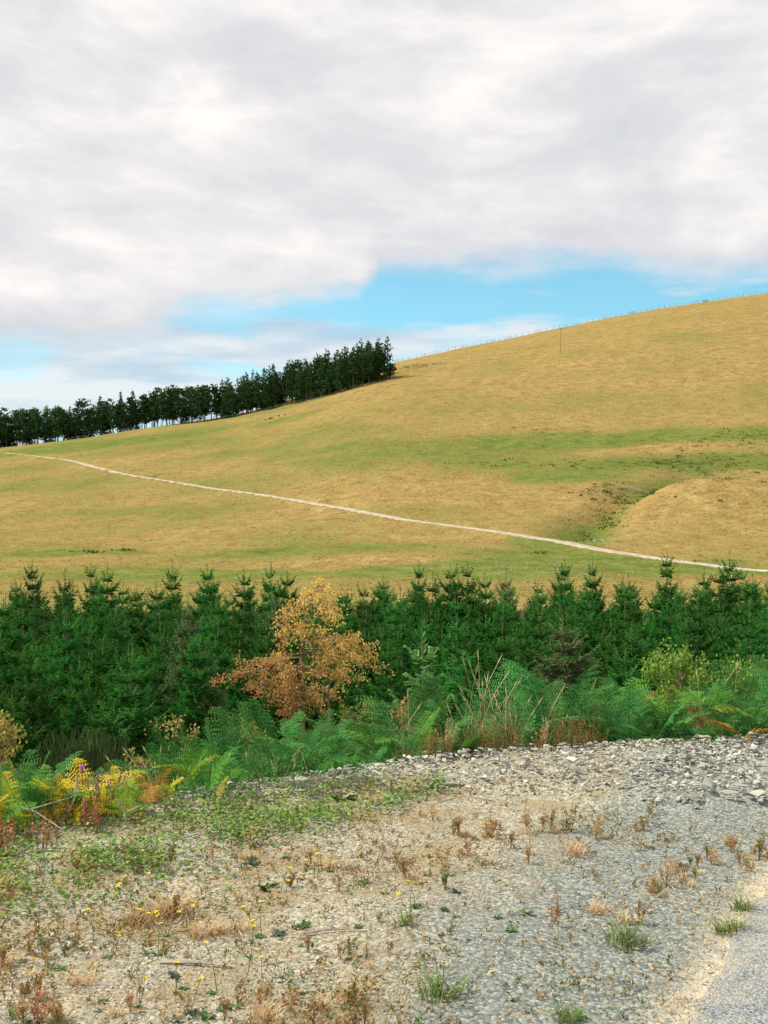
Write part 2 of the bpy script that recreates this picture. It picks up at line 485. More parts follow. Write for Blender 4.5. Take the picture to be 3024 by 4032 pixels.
# farm track: two pale wheel lanes with a thin middle
TN = np.gradient(TLINE, axis=0); TN = TN / np.linalg.norm(TN, axis=1)[:, None]; TN = np.stack([TN[:, 1], -TN[:, 0]], 1)
cross = np.linspace(-1.45, 1.45, 9)
wob = 1 + .16 * np.sin(np.arange(len(TLINE)) * .9) * np.sin(np.arange(len(TLINE)) * .37)
wid = np.interp(np.arange(len(TLINE)), [0, 20, 60, 259], [.5, .7, .95, 1.05])
TV = TLINE[:, None] + TN[:, None] * (cross[None, :, None] * (wob * wid)[:, None, None])
tz = np.repeat(TZ[:, None], 9, 1) + .09 + np.array([-.16, 0, .01, .03, .05, .03, .01, 0, -.16])
i, j = np.meshgrid(np.arange(len(TLINE) - 1), np.arange(8), indexing='ij')
TF = np.stack([i * 9 + j, i * 9 + j + 1, (i + 1) * 9 + j + 1, (i + 1) * 9 + j], -1).reshape(-1, 4)
m_track, N = material('stone_track')
geo = N.new('ShaderNodeNewGeometry'); P = geo.outputs['Position']
n = N.noise(P, 1.3, 5, .7)
c = N.ramp(n, [(.3, (.24, .19, .13)), (.5, (.42, .36, .275)), (.7, (.54, .49, .40))])
mid = N.math('MULTIPLY', N.attr('v'), N.step(.40, .62, N.noise(P, .5, 5, .7)))
c = N.mix(mid, c, (.20, .165, .065))
finish(N, c, .95, 0, n, .1)
tv = np.repeat(np.array([[1, .35, 0, .25, 1, .25, 0, .25, .9]]), len(TLINE), 0) * np.interp(np.arange(len(TLINE)), [0, 90, 150, 259], [1, .9, .8, 1.0])[:, None]
tag(put('track', mesh_np('track', np.concatenate([TV, tz[..., None]], 2).reshape(-1, 3), TF, m_track, {'v': tv.ravel()}, True)), kind='structure')

# lane at the lower right: chip-sealed surface
RL = smooth_line(ROAD_EDGE, 120)
jit = .030 * (hnoise(RL[:, 0], RL[:, 1], 7, 2) - .5) + .02 * (hnoise(RL[:, 0], RL[:, 1], 23, 5) - .5)
RL = RL + np.stack([jit * .9, -jit * .45], 1)
steps = np.array([0, .03, .3, .8, 1.6, 2.6, 4.2])
RV = RL[:, None] + steps[None, :, None] * np.array([.86, -.51])
rz = height(RV[..., 0].ravel(), RV[..., 1].ravel()).reshape(RV.shape[:2]) + .006 + .022 * sstep(0, .5, steps)[None]
i, j = np.meshgrid(np.arange(len(RL) - 1), np.arange(len(steps) - 1), indexing='ij'); k = len(steps)
RF = np.stack([i * k + j, i * k + j + 1, (i + 1) * k + j + 1, (i + 1) * k + j], -1).reshape(-1, 4)
m_road, N = material('chip_seal')
geo = N.new('ShaderNodeNewGeometry'); P = geo.outputs['Position']
vor = N.new('ShaderNodeTexVoronoi', {'Vector': P, 'Scale': 120.0})
vs = N.new('ShaderNodeSeparateColor', {0: vor.outputs['Color']}).outputs[0]
n = N.noise(P, 160, 4, .7)
c = N.ramp(N.math('ADD', N.math('MULTIPLY', vs, .6), N.math('MULTIPLY', n, .4)), [(.22, (.08, .10, .115)), (.45, (.180, .210, .228)), (.65, (.255, .285, .30)), (.85, (.42, .44, .44))])
c = N.mix(N.math('MULTIPLY', N.attr('v'), N.step(.3, .6, N.noise(P, 9, 5, .7))), c, (.48, .42, .30))
finish(N, c, .9, 0, N.math('ADD', N.math('MULTIPLY', vor.outputs['Distance'], -1.0), N.math('MULTIPLY', n, .4)), .006, .9, spec=.2)
rv = np.repeat(np.array([[.7, .45, .0, 0, 0, 0, 0]]), len(RL), 0)
tag(put('road', mesh_np('road', np.concatenate([RV, rz[..., None]], 2).reshape(-1, 3), RF, m_road, {'v': rv.ravel()}, True)), kind='structure')

# ------------------------------------------------------------------ things on the hill
m_bark = plain('grey_brown_bark', (.055, .045, .035), (.14, .115, .085), 6)
m_belt = leaf_mat('dark_conifer_needles', (.024, .072, .024), (.085, .170, .050), .16, .9, .6, spec=.03)
m_post = plain('weathered_post', (.10, .085, .065), (.22, .19, .15), 8)
m_wire = plain('fence_wire', (.20, .20, .20), (.30, .30, .29), 8)

def belt_tree(seed, h, kind):
    """tall plantation tree: bare lower stem, crown of drooping sprays"""
    r = np.random.default_rng(seed)
    tg, cg = Geo(), Geo()
    lean = r.normal(0, .15, 2)
    zz = np.linspace(-.6, h * .97, 9)
    pts = np.stack([lean[0] * (zz / h) ** 2, lean[1] * (zz / h) ** 2, zz], 1)
    tube(tg, pts, np.linspace(.21, .04, 9) * h / 13, 6)
    z0 = {'spire': .20, 'round': .22, 'thin': .26, 'full': .04}[kind] * h * r.uniform(.35, 1.3)
    Rm = {'spire': 2.3, 'round': 2.9, 'thin': 2.0, 'full': 2.9}[kind] * h / 13 * 1.12
    nb = {'spire': 115, 'round': 105, 'thin': 70, 'full': 170}[kind]
    zb = z0 + (h * .985 - z0) * np.sort(r.uniform(0, 1, nb)) ** (.95)
    P0, P1, Wd, Vv = [], [], [], []
    for z in zb:
        f = (z - z0) / (h - z0)
        prof = {'spire': (1 - f) ** .85 * (.55 + .45 * min(1, f * 5)), 'round': max(.10, (1 - f ** 3.2)) * (.5 + .5 * min(1, f * 3)), 'thin': (1 - f) ** .6 * (.55 + .45 * min(1, f * 4)), 'full': (1 - f ** 1.5) * .95 + .05}[kind]
        L = Rm * prof * r.uniform(.6, 1.2) + .15
        a = r.uniform(0, 2 * np.pi)
        up = np.interp(f, [0, .4, 1], [-.25, .05, .9]) + r.normal(0, .12)
        d = np.array([np.cos(a), np.sin(a), up])
        o = np.array([lean[0] * (z / h) ** 2, lean[1] * (z / h) ** 2, z])
        tube(tg, np.stack([o, o + d * L * .8]), [.035, .012], 3)
        k = max(3, int(L * 6.5))
        t = r.uniform(.22, 1, k)
        taper = .30 + .70 * min(1, (1 - f) * 1.6)
        p = o + d * (L * t)[:, None] + r.normal(0, .13 * taper, (k, 3))
        sd = d * .55 + r.normal(0, .55, (k, 3)) + np.array([0, 0, -.30 if kind != 'full' else .1])
        P0.append(p); P1.append(p + unit(sd) * r.uniform(.35, .95, k)[:, None] * (taper if kind != 'round' else .75))
        Wd.append(r.uniform(.10, .24, k)); Vv.append(np.clip(r.uniform(0, .7, k) + .3 * t * f, 0, 1))
    brushes(cg, np.concatenate(P0), np.concatenate(P1), np.concatenate(Wd), np.concatenate(Vv), .5, r.uniform(0, 3, sum(map(len, P0))))
    brushes(cg, [[lean[0], lean[1], h * .92]], [[lean[0], lean[1], h * (1.07 if kind != 'round' else 1.0)]], .09, .5)
    return tg.mesh('belt_trunk', m_bark), cg.mesh('belt_crown', m_belt)
BELT = {k: [belt_tree(100 + 10 * i + j, 13, k) for j in range(n)] for i, (k, n) in enumerate([('spire', 4), ('round', 4), ('thin', 2), ('full', 2)])}

YS = np.arange(260, 620, 1.5)
def crest_at(u):
    z = shaped(u * YS, YS); e = (z - EYE) / YS
    return float(YS[e.argmax()])
def ridge_tree(u, dy, kind, h, label, group='trees of the shelterbelt on the ridge', y=None):
    Y = (crest_at(u) if y is None else y) + dy
    x = u * Y; z = hz(x, Y)
    tm, cm = random.choice(BELT[kind])
    s = h / 13
    o = empty('conifer_tree', (x, Y, z), random.uniform(0, 6.28), (s * random.uniform(.9, 1.15), s * random.uniform(.9, 1.15), s))
    tag(o, label, 'tree', group)
    put('trunk', tm, o); put('crown', cm, o)
    return o
BELT_FRONT = [(-.36, 392), (-.21, 388), (-.16, 376), (-.126, 366), (-.088, 352), (-.056, 339), (-.03, 334), (0.0, 338)]
def front_y(u):
    return float(np.interp(u, [a for a, b in BELT_FRONT], [b for a, b in BELT_FRONT]))
for row in range(5):
    u = -.405 + row * .002
    while u < (-.012 if row else -.004):
        u += random.uniform(.005, .0118) if row else random.uniform(.0045, .011)
        left = u < -.15
        if row >= 3 and left: continue
        kind = random.choices(['round', 'spire', 'thin', 'full'], [.70, .10, .08, .12] if left else [.12, .60, .18, .10])[0]
        h = random.uniform(11.0, 12.8) if left else random.uniform(11.2, 14.5)
        if kind == 'spire' and left: h *= 1.06
        if kind == 'full': h *= .78
        h *= random.uniform(.90, 1.10) * float(np.interp(u, [-.40, -.3, -.2, -.13, -.08, -.02], [1.10, 1.04, 1.02, .98, .96, .90]))
        if -.135 < u < -.11 and row < 2: h *= .86
        where = 'far left of the ridge belt' if u < -.27 else ('level left half of belt' if left else ('rising middle of belt' if u > -.09 and u < -.045 else 'upper belt by its end clump' if u >= -.045 else 'gappy start of the climb'))
        shape = {'round': 'flat-topped dark conifer', 'spire': 'pointed dark conifer', 'thin': 'thin sparse-topped conifer', 'full': 'low bushy dark conifer'}[kind]
        rw = ['front row', 'second row', 'third row', 'fourth row', 'back row'][row]
        ridge_tree(u + random.uniform(-.002, .002), row * random.uniform(4.0, 5.0) + random.uniform(-1, 1), kind, h, f'{shape}, {rw}, {where}', y=front_y(u))
for u, y, h, lab in [(-.0145, 344, 12.8, 'bushy dark conifer ending the ridge belt, tallest of the end clump'), (-.0055, 341, 11.0, 'bushy conifer at the very end of the ridge belt beside the fence'),
                     (-.0095, 338, 9.8, 'low dense conifer in front of the tall one ending the ridge belt'), (-.021, 341, 11.4, 'dense dark conifer just left of the clump ending the ridge belt')]:
    ridge_tree(u, 0, 'full', h, lab, y=y)

# fences: round posts and plain wire
g = Geo(); tube(g, [(0, 0, -.35), (0, 0, 1.13), (0, 0, 1.15)], [.07, .065, .03], 6)
me_post = g.mesh('post', m_post)
def fence(name, label, pts, step, wires=(.4, .75, 1.1), s=1.0):
    pts = np.array(pts); seg = np.r_[0, np.cumsum(np.hypot(*np.diff(pts, axis=0).T))]
    t = np.arange(0, seg[-1], step) + RNG.normal(0, .22, len(np.arange(0, seg[-1], step)))
    xs, ys = np.interp(t, seg, pts[:, 0]), np.interp(t, seg, pts[:, 1])
    zs = height(xs, ys)
    root = empty(name, (xs[0], ys[0], zs[0])); tag(root, label, 'fence')
    for x, y, z in zip(xs, ys, zs):
        put('post', me_post, root, (x - xs[0], y - ys[0], z - zs[0]), (random.gauss(0, .05), random.gauss(0, .05), 0), (s, s, s * random.uniform(.85, 1.12)))
    for w in wires:
        g = Geo(); tube(g, np.stack([xs - xs[0], ys - ys[0], zs - zs[0] + w * s], 1), .009, 3)
        put('wire', g.mesh('wire', m_wire), root)
us = np.linspace(.004, .46, 90)
fence('ridge_fence', 'long post and wire fence along the bare golden hilltop skyline', [(u * (crest_at(u) - 1.0), crest_at(u) - 1.0) for u in us], 2.75)
us = np.linspace(-.34, .002, 60)
fence('wood_fence', 'post and wire fence along the foot of the dark shelterbelt', [(u * (front_y(u) - 4), front_y(u) - 4) for u in us], 3.0, s=.95)

m_pale_wood = plain('grey_brown_pole', (.16, .11, .05), (.26, .19, .09), 6)
# slender pole with a short cross-arm
px_, py_ = .161 * 356, 356.0
o = empty('utility_pole', (px_, py_, hz(px_, py_)), .3); tag(o, 'slender lone pole standing on the golden slope below the skyline fence', 'pole')
g = Geo(); tube(g, [(0, 0, -.5), (.02, 0, 4), (.05, .02, 8.6)], [.085, .07, .05], 6); put('pole', g.mesh('pole', m_pale_wood), o)
g = Geo(); tube(g, [(-.75, 0, 8.25), (.80, .02, 8.28)], [.045, .045], 5); put('cross_arm', g.mesh('cross_arm', m_post), o)
for sx in (-.65, 0.05, .7):
    g = Geo(); tube(g, [(sx, 0, 8.3), (sx, 0, 8.5)], [.05, .03], 5); put('insulator', g.mesh('insulator', m_wire), o)

# stones
m_stone, N = material('slate_stone')
oi = N.new('ShaderNodeObjectInfo'); tcn = N.new('ShaderNodeTexCoord')
geo = N.new('ShaderNodeNewGeometry')
n = N.noise(geo.outputs['Position'], 38, 5, .7)
c = N.ramp(N.math('ADD', N.attr('v'), N.math('MULTIPLY', N.math('SUBTRACT', n, .5), .45)),
           [(.05, (.08, .09, .09)), (.28, (.19, .20, .18)), (.55, (.33, .325, .27)), (.80, (.44, .425, .36)), (1, (.55, .53, .47))])
hs = N.new('ShaderNodeHueSaturation', {'Color': c, 'Value': N.math('MULTIPLY_ADD', oi.outputs['Random'], .5, .75)})
finish(N, hs.outputs[0], .9, 0, n, .004, .8, spec=.2)
def hull(seed, n=11, flat=.45, v=.5):
    r = np.random.default_rng(seed)
    bm = bmesh.new()
    p = r.normal(size=(n, 3)); p /= np.abs(p).max(1, keepdims=True) ** .8 + .25
    p *= [.8, r.uniform(.50, .75), flat * r.uniform(.7, 1.3)]
    for q in p: bm.verts.new(q * .5)
    bmesh.ops.convex_hull(bm, input=bm.verts)
    loose = [w for w in bm.verts if not w.link_faces]
    bmesh.ops.delete(bm, geom=loose, context='VERTS')
    bmesh.ops.triangulate(bm, faces=bm.faces)
    bm.verts.index_update()
    V = np.array([q.co[:] for q in bm.verts]); F = np.array([[q.index for q in f.verts] for f in bm.faces])
    bm.free()
    return V, F
HULLS = [hull(s, 11, .34) for s in range(14)]
PEBS = [hull(40 + s, 8, .55) for s in range(10)]
def scatter_stones(g, protos, xyz, size, v, tilt=.35):
    which = RNG.integers(0, len(protos), len(xyz))
    a = rnd(0, 2 * np.pi, len(xyz)); tx, ty = RNG.normal(0, tilt, (2, len(xyz)))
    for k, (V, F) in enumerate(protos):
        m = np.where(which == k)[0]
        if not len(m): continue
        ca, sa = np.cos(a[m])[:, None], np.sin(a[m])[:, None]
        X, Y, Z = V[:, 0][None] * size[m, None], V[:, 1][None] * size[m, None], V[:, 2][None] * size[m, None]
        x = X * ca - Y * sa; y = X * sa + Y * ca
        z = Z + x * tx[m, None] + y * ty[m, None]
        VV = np.stack([x, y, z], -1) + xyz[m][:, None]
        FF = (np.arange(len(m))[:, None, None] * len(V) + F[None]).reshape(-1, 3)
        g.add(VV.reshape(-1, 3), FF, np.repeat(v[m], len(V)))

V, F = hull(77, 12, .3)
g = Geo(); g.add(V * [2.1, 1.5, 1.0], F, 1.0)
me = g.mesh('pale_slab', m_stone)
tag(put('pale_slab', me, None, (28.5, 145.8, hz(28.5, 145.8) + .12), (.28, 0, .2)), 'pale flat slab lying in the green dip beside the track', 'rock')
m_pale = plain('bleached_wood', (.36, .33, .28), (.52, .49, .43), 6)
o = empty('sheep_hurdle', (42.6, 191, hz(42.6, 191)), -.15); tag(o, 'low bleached timber rail by the dark gully head', 'rail fence')
for sx in (-2.6, 0, 2.6):
    z_ = hz(42.6 + sx, 191 - .15 * sx) - hz(42.6, 191)
    g = Geo(); tube(g, [(sx, 0, z_ - .3), (sx, 0, z_ + .75)], [.07, .06], 5); put('post', g.mesh('post', m_pale), o)
for w in (.35, .65):
    g = Geo(); tube(g, [(sx, 0, hz(42.6 + sx, 191 - .15 * sx) - hz(42.6, 191) + w) for sx in (-3, 0, 3)], .05, 4); put('rail', g.mesh('rail', m_pale), o)
for k, (dx_, dy_, s_) in enumerate([(0, 0, 1.6), (2.2, .6, 1.2), (-1.9, .4, 1.0), (3.8, 0, .8)]):
    x, y = -33 + dx_, 322 + dy_
    lab = ['largest dark rock of the outcrop below the shelterbelt', 'second dark rock of the outcrop, right of the largest', 'small dark rock left of the outcrop below the belt', 'last small dark rock at the right of the outcrop'][k]
    g = Geo(); V, F = HULLS[k]; g.add(V * s_ * [1.6, 1.2, 1.6], F, .05)
    tag(put('outcrop_rock', g.mesh('outcrop_rock', m_stone), None, (x, y, hz(x, y) + .05 * s_), (0, 0, k)), lab, 'rock', 'rocks of the small outcrop on the hill')

# rushes and tussocks in the damp ground and over the pasture
m_rush = leaf_mat('rush_green', (.055, .085, .018), (.14, .165, .038), .1, .9, .3, spec=.0)
m_tuss = leaf_mat('bleached_tussock', (.17, .120, .040), (.42, .30, .11), .3, .9, .3, spec=.0)
def tuft_cloud(name, mat, X, Y, hgt, wid, nb, label=None):
    n = len(X); Z = height(X, Y)
    base = np.repeat(np.stack([X, Y, Z - .03], 1), nb, 0)
    d = RNG.normal(0, .55, (n * nb, 3)); d[:, 2] = np.abs(d[:, 2]) * .3 + .75
    g = Geo()
    L = np.repeat(hgt, nb) * rnd(.6, 1.1, n * nb)
    base[:, :2] += RNG.normal(0, 1, (n * nb, 2)) * np.repeat(wid, nb)[:, None]
    nrm = rdir(n * nb)
    leaves(g, base, d, nrm, L, L * .30, rnd(0, 1, n * nb))
    o = put(name, g.mesh(name, mat))
    return tag(o, kind='stuff')
pts = []
for (a, b, sx, sy, n) in [(50, 212, 9, 3.2, 90), (60, 206, 9, 2.5, 60), (66, 216, 8, 3, 55), (62, 226, 8, 2, 25), (75, 232, 8, 3, 50), (80, 238, 6, 2, 25), (38, 186, 3, 3, 60), (41, 181, 3, 3, 45), (44, 192, 4, 2, 35),
                         (34.5, 169, 1.2, 4, 55), (30, 160, 1.0, 3, 25), (20, 216, 6, 2, 16), (33, 214, 6, 2, 14), (19.5, 134.5, .5, .3, 5), (-39, 144, .8, .5, 7), (-34.5, 144.5, 1.0, .5, 8), (-37, 141, .4, .3, 3),
                         (58, 168, 8, 5, 26), (64, 150, 6, 4, 26), (52, 180, 8, 3, 16), (33, 131.5, 2, .6, 4), (38, 128, 3, .6, 6), (-50, 240, 5, 2, 8), (33, 251, 5, 2, 10), (46, 246, 6, 2, 10), (10, 364, 6, 4, 60)]:
    pts.append(np.stack([RNG.normal(a, sx, n), RNG.normal(b, sy, n)], 1))
pts = np.concatenate(pts); pts = pts[RNG.uniform(0, 1, len(pts)) < .85]; n = len(pts)
tuft_cloud('rushes', m_rush, pts[:, 0], pts[:, 1], rnd(.20, .45, n), rnd(.2, .6, n), 9)
n = 26000
Yt = 92 + (rnd(0, 1, n) ** 1.25) * 230; Xt = rnd(-.40, .42, n) * Yt
keep = (near_track(Xt, Yt)[0] > 2.2) & (hill_green(Xt, Yt) + RNG.normal(0, .25, n) < .62)
Xt, Yt = Xt[keep], Yt[keep]
tuft_cloud('dry_tussocks', m_tuss, Xt, Yt, rnd(.07, .20, len(Xt)), rnd(.10, .4, len(Xt)), 5)
# pale thistle heads dotted over the low pasture
m_fluff = plain('thistle_down', (.55, .52, .42), (.70, .67, .58), 5)
n = 170
X = RNG.normal(10, 9, n); Y = RNG.normal(119, 6, n); Z = height(X, Y)
g = Geo()
brushes(g, np.stack([X, Y, Z], 1), np.stack([X + rnd(-.05, .05, n), Y, Z + rnd(.12, .3, n)], 1), .09, .5, .7)
tag(put('thistledown', g.mesh('thistledown', m_fluff)), kind='stuff')

# ------------------------------------------------------------------ young spruce plantation in the hollow
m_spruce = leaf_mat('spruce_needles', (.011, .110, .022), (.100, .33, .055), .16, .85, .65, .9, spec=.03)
m_spruce_brown = leaf_mat('tired_spruce_needles', (.09, .14, .06), (.28, .34, .15), .14, .9, .3, spec=.03)
m_larch = leaf_mat('larch_needles', (.07, .22, .06), (.24, .45, .13), .3, .6, .2)
m_stem = plain('spruce_stem', (.08, .095, .040), (.24, .25, .12), 9)

def young_conifer(seed, h=3.2, R=1.25, open_=0.0, dens=1.0, w=.014):
    r = np.random.default_rng(seed)
    tg, cg = Geo(), Geo()
    zz = np.linspace(-.35, h, 10); bend = r.normal(0, .03, 2)
    cx = lambda z: np.stack([bend[0] * np.sin(z * 2.1), bend[1] * np.sin(z * 1.7 + 1)], -1)
    tube(tg, np.concatenate([cx(zz), zz[:, None]], 1), np.linspace(.040, .007, 10), 5)
    whorls = []; z = h - r.uniform(.36, .56)
    lead = z
    while z > .15:
        whorls.append((z, r.integers(5, 7), 1.0))
        gap = r.uniform(.24, .36)
        for q in range(int(3 * dens) if z < h * .8 else 1): whorls.append((z - gap * r.uniform(.15, .9), 1 + int(z < h * .7), .72))
        z -= gap
    P0, P1, W, Vv = [], [], [], []
    for z, nb, sc in whorls:
        f = z / h
        a0 = r.uniform(0, 6.28)
        for b in range(nb):
            a = a0 + b * 2 * np.pi / nb + r.normal(0, .25)
            L = sc * R * (1 - f) ** .95 * 1.16 * r.uniform(.72, 1.15) + .03
            if f > .85: L = max(L, .11)
            rise = np.interp(f, [0, .35, .7, 1.0], [-.12, .12, .55, 1.2]) + r.normal(0, .12)
            out = np.array([np.cos(a), np.sin(a), 0]); side = np.array([-np.sin(a), np.cos(a), 0])
            k = max(4, int(L / .043))
            t = np.linspace(.06, 1, k)
            sag = np.interp(f, [0, .5, 1], [.22, .12, .02]) * L
            line = out * (L * t)[:, None]; line[:, 2] = L * rise * t - sag * np.sin(t * np.pi) * 1.0 + .10 * L * t ** 3
            line += r.normal(0, .008, line.shape)
            o = np.array([*cx(np.array(z)), z]); line = line + o
            if L > .3: tube(tg, np.stack([o, line[k // 2], line[-1]]), [.011, .007, .003], 3)
            # main axis
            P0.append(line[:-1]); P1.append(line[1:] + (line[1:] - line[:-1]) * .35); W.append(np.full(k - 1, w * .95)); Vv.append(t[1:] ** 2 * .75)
            # side shoots in the plane of the spray
            for sgn in (-1, 1):
                ls = L * (1 - t) * .52 + .07
                ls = ls * r.uniform(.6, 1.2, k)
                p = line; d = out * .80 + side * sgn * .75 + np.array([0, 0, rise * .5 - .10]) + r.normal(0, .16, (k, 3))
                d = unit(d); q = p + d * ls[:, None]; q[:, 2] -= .10 * ls
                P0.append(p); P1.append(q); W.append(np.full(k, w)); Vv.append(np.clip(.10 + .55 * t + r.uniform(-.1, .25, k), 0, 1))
                lg = ls > .15
                for s2 in (-1, 1):
                    for tt in (.3, .55, .8):
                        pp = p[lg] + (q[lg] - p[lg]) * tt
                        dd = d[lg] + (side * sgn * .1 + out * s2 * .75) + r.normal(0, .2, (lg.sum(), 3)) + np.array([0, 0, .05])
                        l2 = ls[lg] * (1 - tt) * .65 + .03
                        P0.append(pp); P1.append(pp + unit(dd) * l2[:, None]); W.append(np.full(lg.sum(), w * .9)); Vv.append(np.clip(.15 + .5 * t[lg] + .2 * tt + r.uniform(-.1, .25, lg.sum()), 0, 1))
    # leader and its small laterals
    zl = np.linspace(lead, h, 7); c = np.concatenate([cx(zl), zl[:, None]], 1)
    P0.append(c[:-1]); P1.append(c[1:]); W.append(np.full(6, w * .8)); Vv.append(np.full(6, .7))
    for z in np.linspace(lead + .08, h - .12, 4):
        a = r.uniform(0, 6.28); o = np.array([*cx(np.array(z)), z])
        P0.append(o[None]); P1.append(o[None] + [[np.cos(a) * .09, np.sin(a) * .09, .10]]); W.append(np.full(1, w * .7)); Vv.append(np.full(1, .8))
    P0, P1, W, Vv = map(np.concatenate, (P0, P1, W, Vv))
    if open_:
        keep = r.uniform(0, 1, len(P0)) > open_
        P0, P1, W, Vv = P0[keep], P1[keep], W[keep], Vv[keep]
    brushes(cg, P0, P1, W, Vv, .5, r.uniform(0, 3, len(P0)))
    return tg, cg
SPRUCE = []
for s in range(9):
    tg, cg = young_conifer(300 + s, 3.2 + .15 * (s % 3), 1.22 + .12 * (s % 2), .10 * (s % 3))
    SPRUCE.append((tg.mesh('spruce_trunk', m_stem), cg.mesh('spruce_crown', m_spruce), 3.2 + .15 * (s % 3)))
def B(px, Y):
    """world x, y of something seen at bearing px (in 1659ths of the frame width) and depth Y"""
    return (px * 768 / 1659 - 384) / 1098 * Y, Y
def spruce_at(x, y, h, label, mat=None, name='spruce_tree', group='young spruces of the plantation', wide=1.0, which=None):
    tm, cm, h0 = SPRUCE[random.randrange(len(SPRUCE)) if which is None else which]
    s = h / h0; q = wide * random.uniform(.88, 1.12) * s ** .6
    o = empty(name, (x, y, hz(x, y)), random.uniform(0, 6.28), (q, q, s))
    tag(o, label, 'tree', group)
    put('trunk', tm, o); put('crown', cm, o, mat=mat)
    return o
BIRCH = B(655, 18.0)
def plot_name(u, y, h=3):
    side = 'left of the golden birch' if u < -.13 else ('directly behind the golden birch' if u < 0.0 else ('right of the golden birch' if u < .17 else 'above the bracken at the right edge'))
    dep = 'front-row' if y < 24 else ('second-line' if y < 29 else ('mid-depth' if y < 35 else 'back-row'))
    if u < -.26: side = 'near the left edge'
    if .06 < u < .17: side = 'below the green gully'
    if .17 <= u < .26: side = 'left of the willow bush' if y < 35 else 'below the track end'
    size = 'short' if h < 2.3 else ('tall' if h > 3.9 else ('mid-sized' if h < 3.2 else 'full-grown'))
    return f'{size} {dep} young green spruce {side}'
n_sp = 0
y = 20.0; row = 0
while y < 41 and n_sp < 296:
    w = .40 * y + 1.0
    x = -w + random.uniform(0, 1.4)
    step_x = 1.10 + (y - 20) * .018
    while x < w:
        xx, yy = x + random.uniform(-.4, .4), y + random.uniform(-.6, .6)
        x += step_x * random.uniform(.75, 1.25)
        u = xx / yy
        if abs(u) > .40: continue
        if math.hypot(xx - BIRCH[0], yy - BIRCH[1]) < 2.3: continue
        top = -.66 + 1.0 * max(u, -.05) * yy / 40 + random.gauss(0, .20) + (random.uniform(.2, .55) if random.random() < .16 else 0) + .020 * (yy - 30)
        h = max(1.7, top - hz(xx, yy))
        if n_sp < 296:
            mat = m_spruce_brown if random.random() < .012 else None
            lab = plot_name(u, yy, h)
            if mat: lab = lab.replace('young green', 'faded yellowish')
            spruce_at(xx, yy, h, lab, mat, wide=float(np.interp(yy, [20, 34, 46], [.72, .86, .9]))); n_sp += 1
    y += 1.22 + (y - 20) * .022; row += 1
# single trees that stand out along the skyline and in the front
for px, Y, top, lab in [(70, 37, .42, 'tallest spruce leader against the pasture near the left edge'), (197, 38, .28, 'spruce tip standing above the row, right of the tallest left one'),
                        (372, 38, .40, 'spruce with a bushy raised top left of the birch'), (447, 39, .18, 'narrow spruce tip above the row left of the birch'),
                        (585, 39, .22, 'pointed spruce tip just left of the birch crown'), (1220, 37, .42, 'tall spruce tip below the end of the green gully'),
                        (1280, 36, .45, 'broad tall spruce below the track at the right'), (1440, 38, .70, 'tall spruce whose tip crosses the pale track'), (1575, 38, .72, 'spruce tip crossing the track near the right edge'),
                        (905, 39, .24, 'lone pointed spruce tip right of the birch'), (1010, 39, .22, 'spruce tip midway between birch and gully')]:
    x, y = B(px, Y); spruce_at(x, y, top - hz(x, y), lab, group=None, wide=.72)
for px, Y, h, lab in [(285, 17.6, 2.7, 'front spruce with pale bare leader shoots, between the left edge and the birch'), (225, 16.4, 1.9, 'small dark spruce behind the broom bush'), (1350, 17.2, 2.2, 'front spruce with tall pale leader right of centre'),
                      (1120, 17.0, 2.0, 'dark front spruce behind the tall straw grass'), (1590, 16.5, 2.2, 'dark front spruce near the right edge above the bracken'), (1000, 17.8, 2.3, 'front spruce just right of the bright larch'), (30, 16.8, 2.1, 'front spruce at the left edge behind the yellow-leaved sapling')]:
    x, y = B(px, Y); spruce_at(x, y, h, lab, group=None)
x, y = B(1215, 19.2); spruce_at(x, y, 2.75, 'pale brownish half-dead spruce right of centre', m_spruce_brown, group=None)
# bright larch
tg, cg = young_conifer(77, 2.2, .62, .0, .8, .018)
x, y = B(915, 13.2)
o = empty('larch_sapling', (x, y, hz(x, y)), .4, .98); tag(o, 'bright light-green larch sapling right of the golden birch', 'tree')
put('trunk', tg.mesh('larch_trunk', m_stem), o); put('crown', cg.mesh('larch_crown', m_larch), o)
# small stiff spruce seedling with a star of bare shoots
tg, cg = young_conifer(91, .62, .50, .25, .7, .016)
x, y = B(170, 9.6)
o = empty('spruce_seedling', (x, y, hz(x, y)), 0, 1.15); tag(o, 'small spruce seedling with stiff spread shoots in front of the broom', 'tree')
put('trunk', tg.mesh('seedling_stem', m_stem), o); put('crown', cg.mesh('seedling_crown', m_spruce), o)

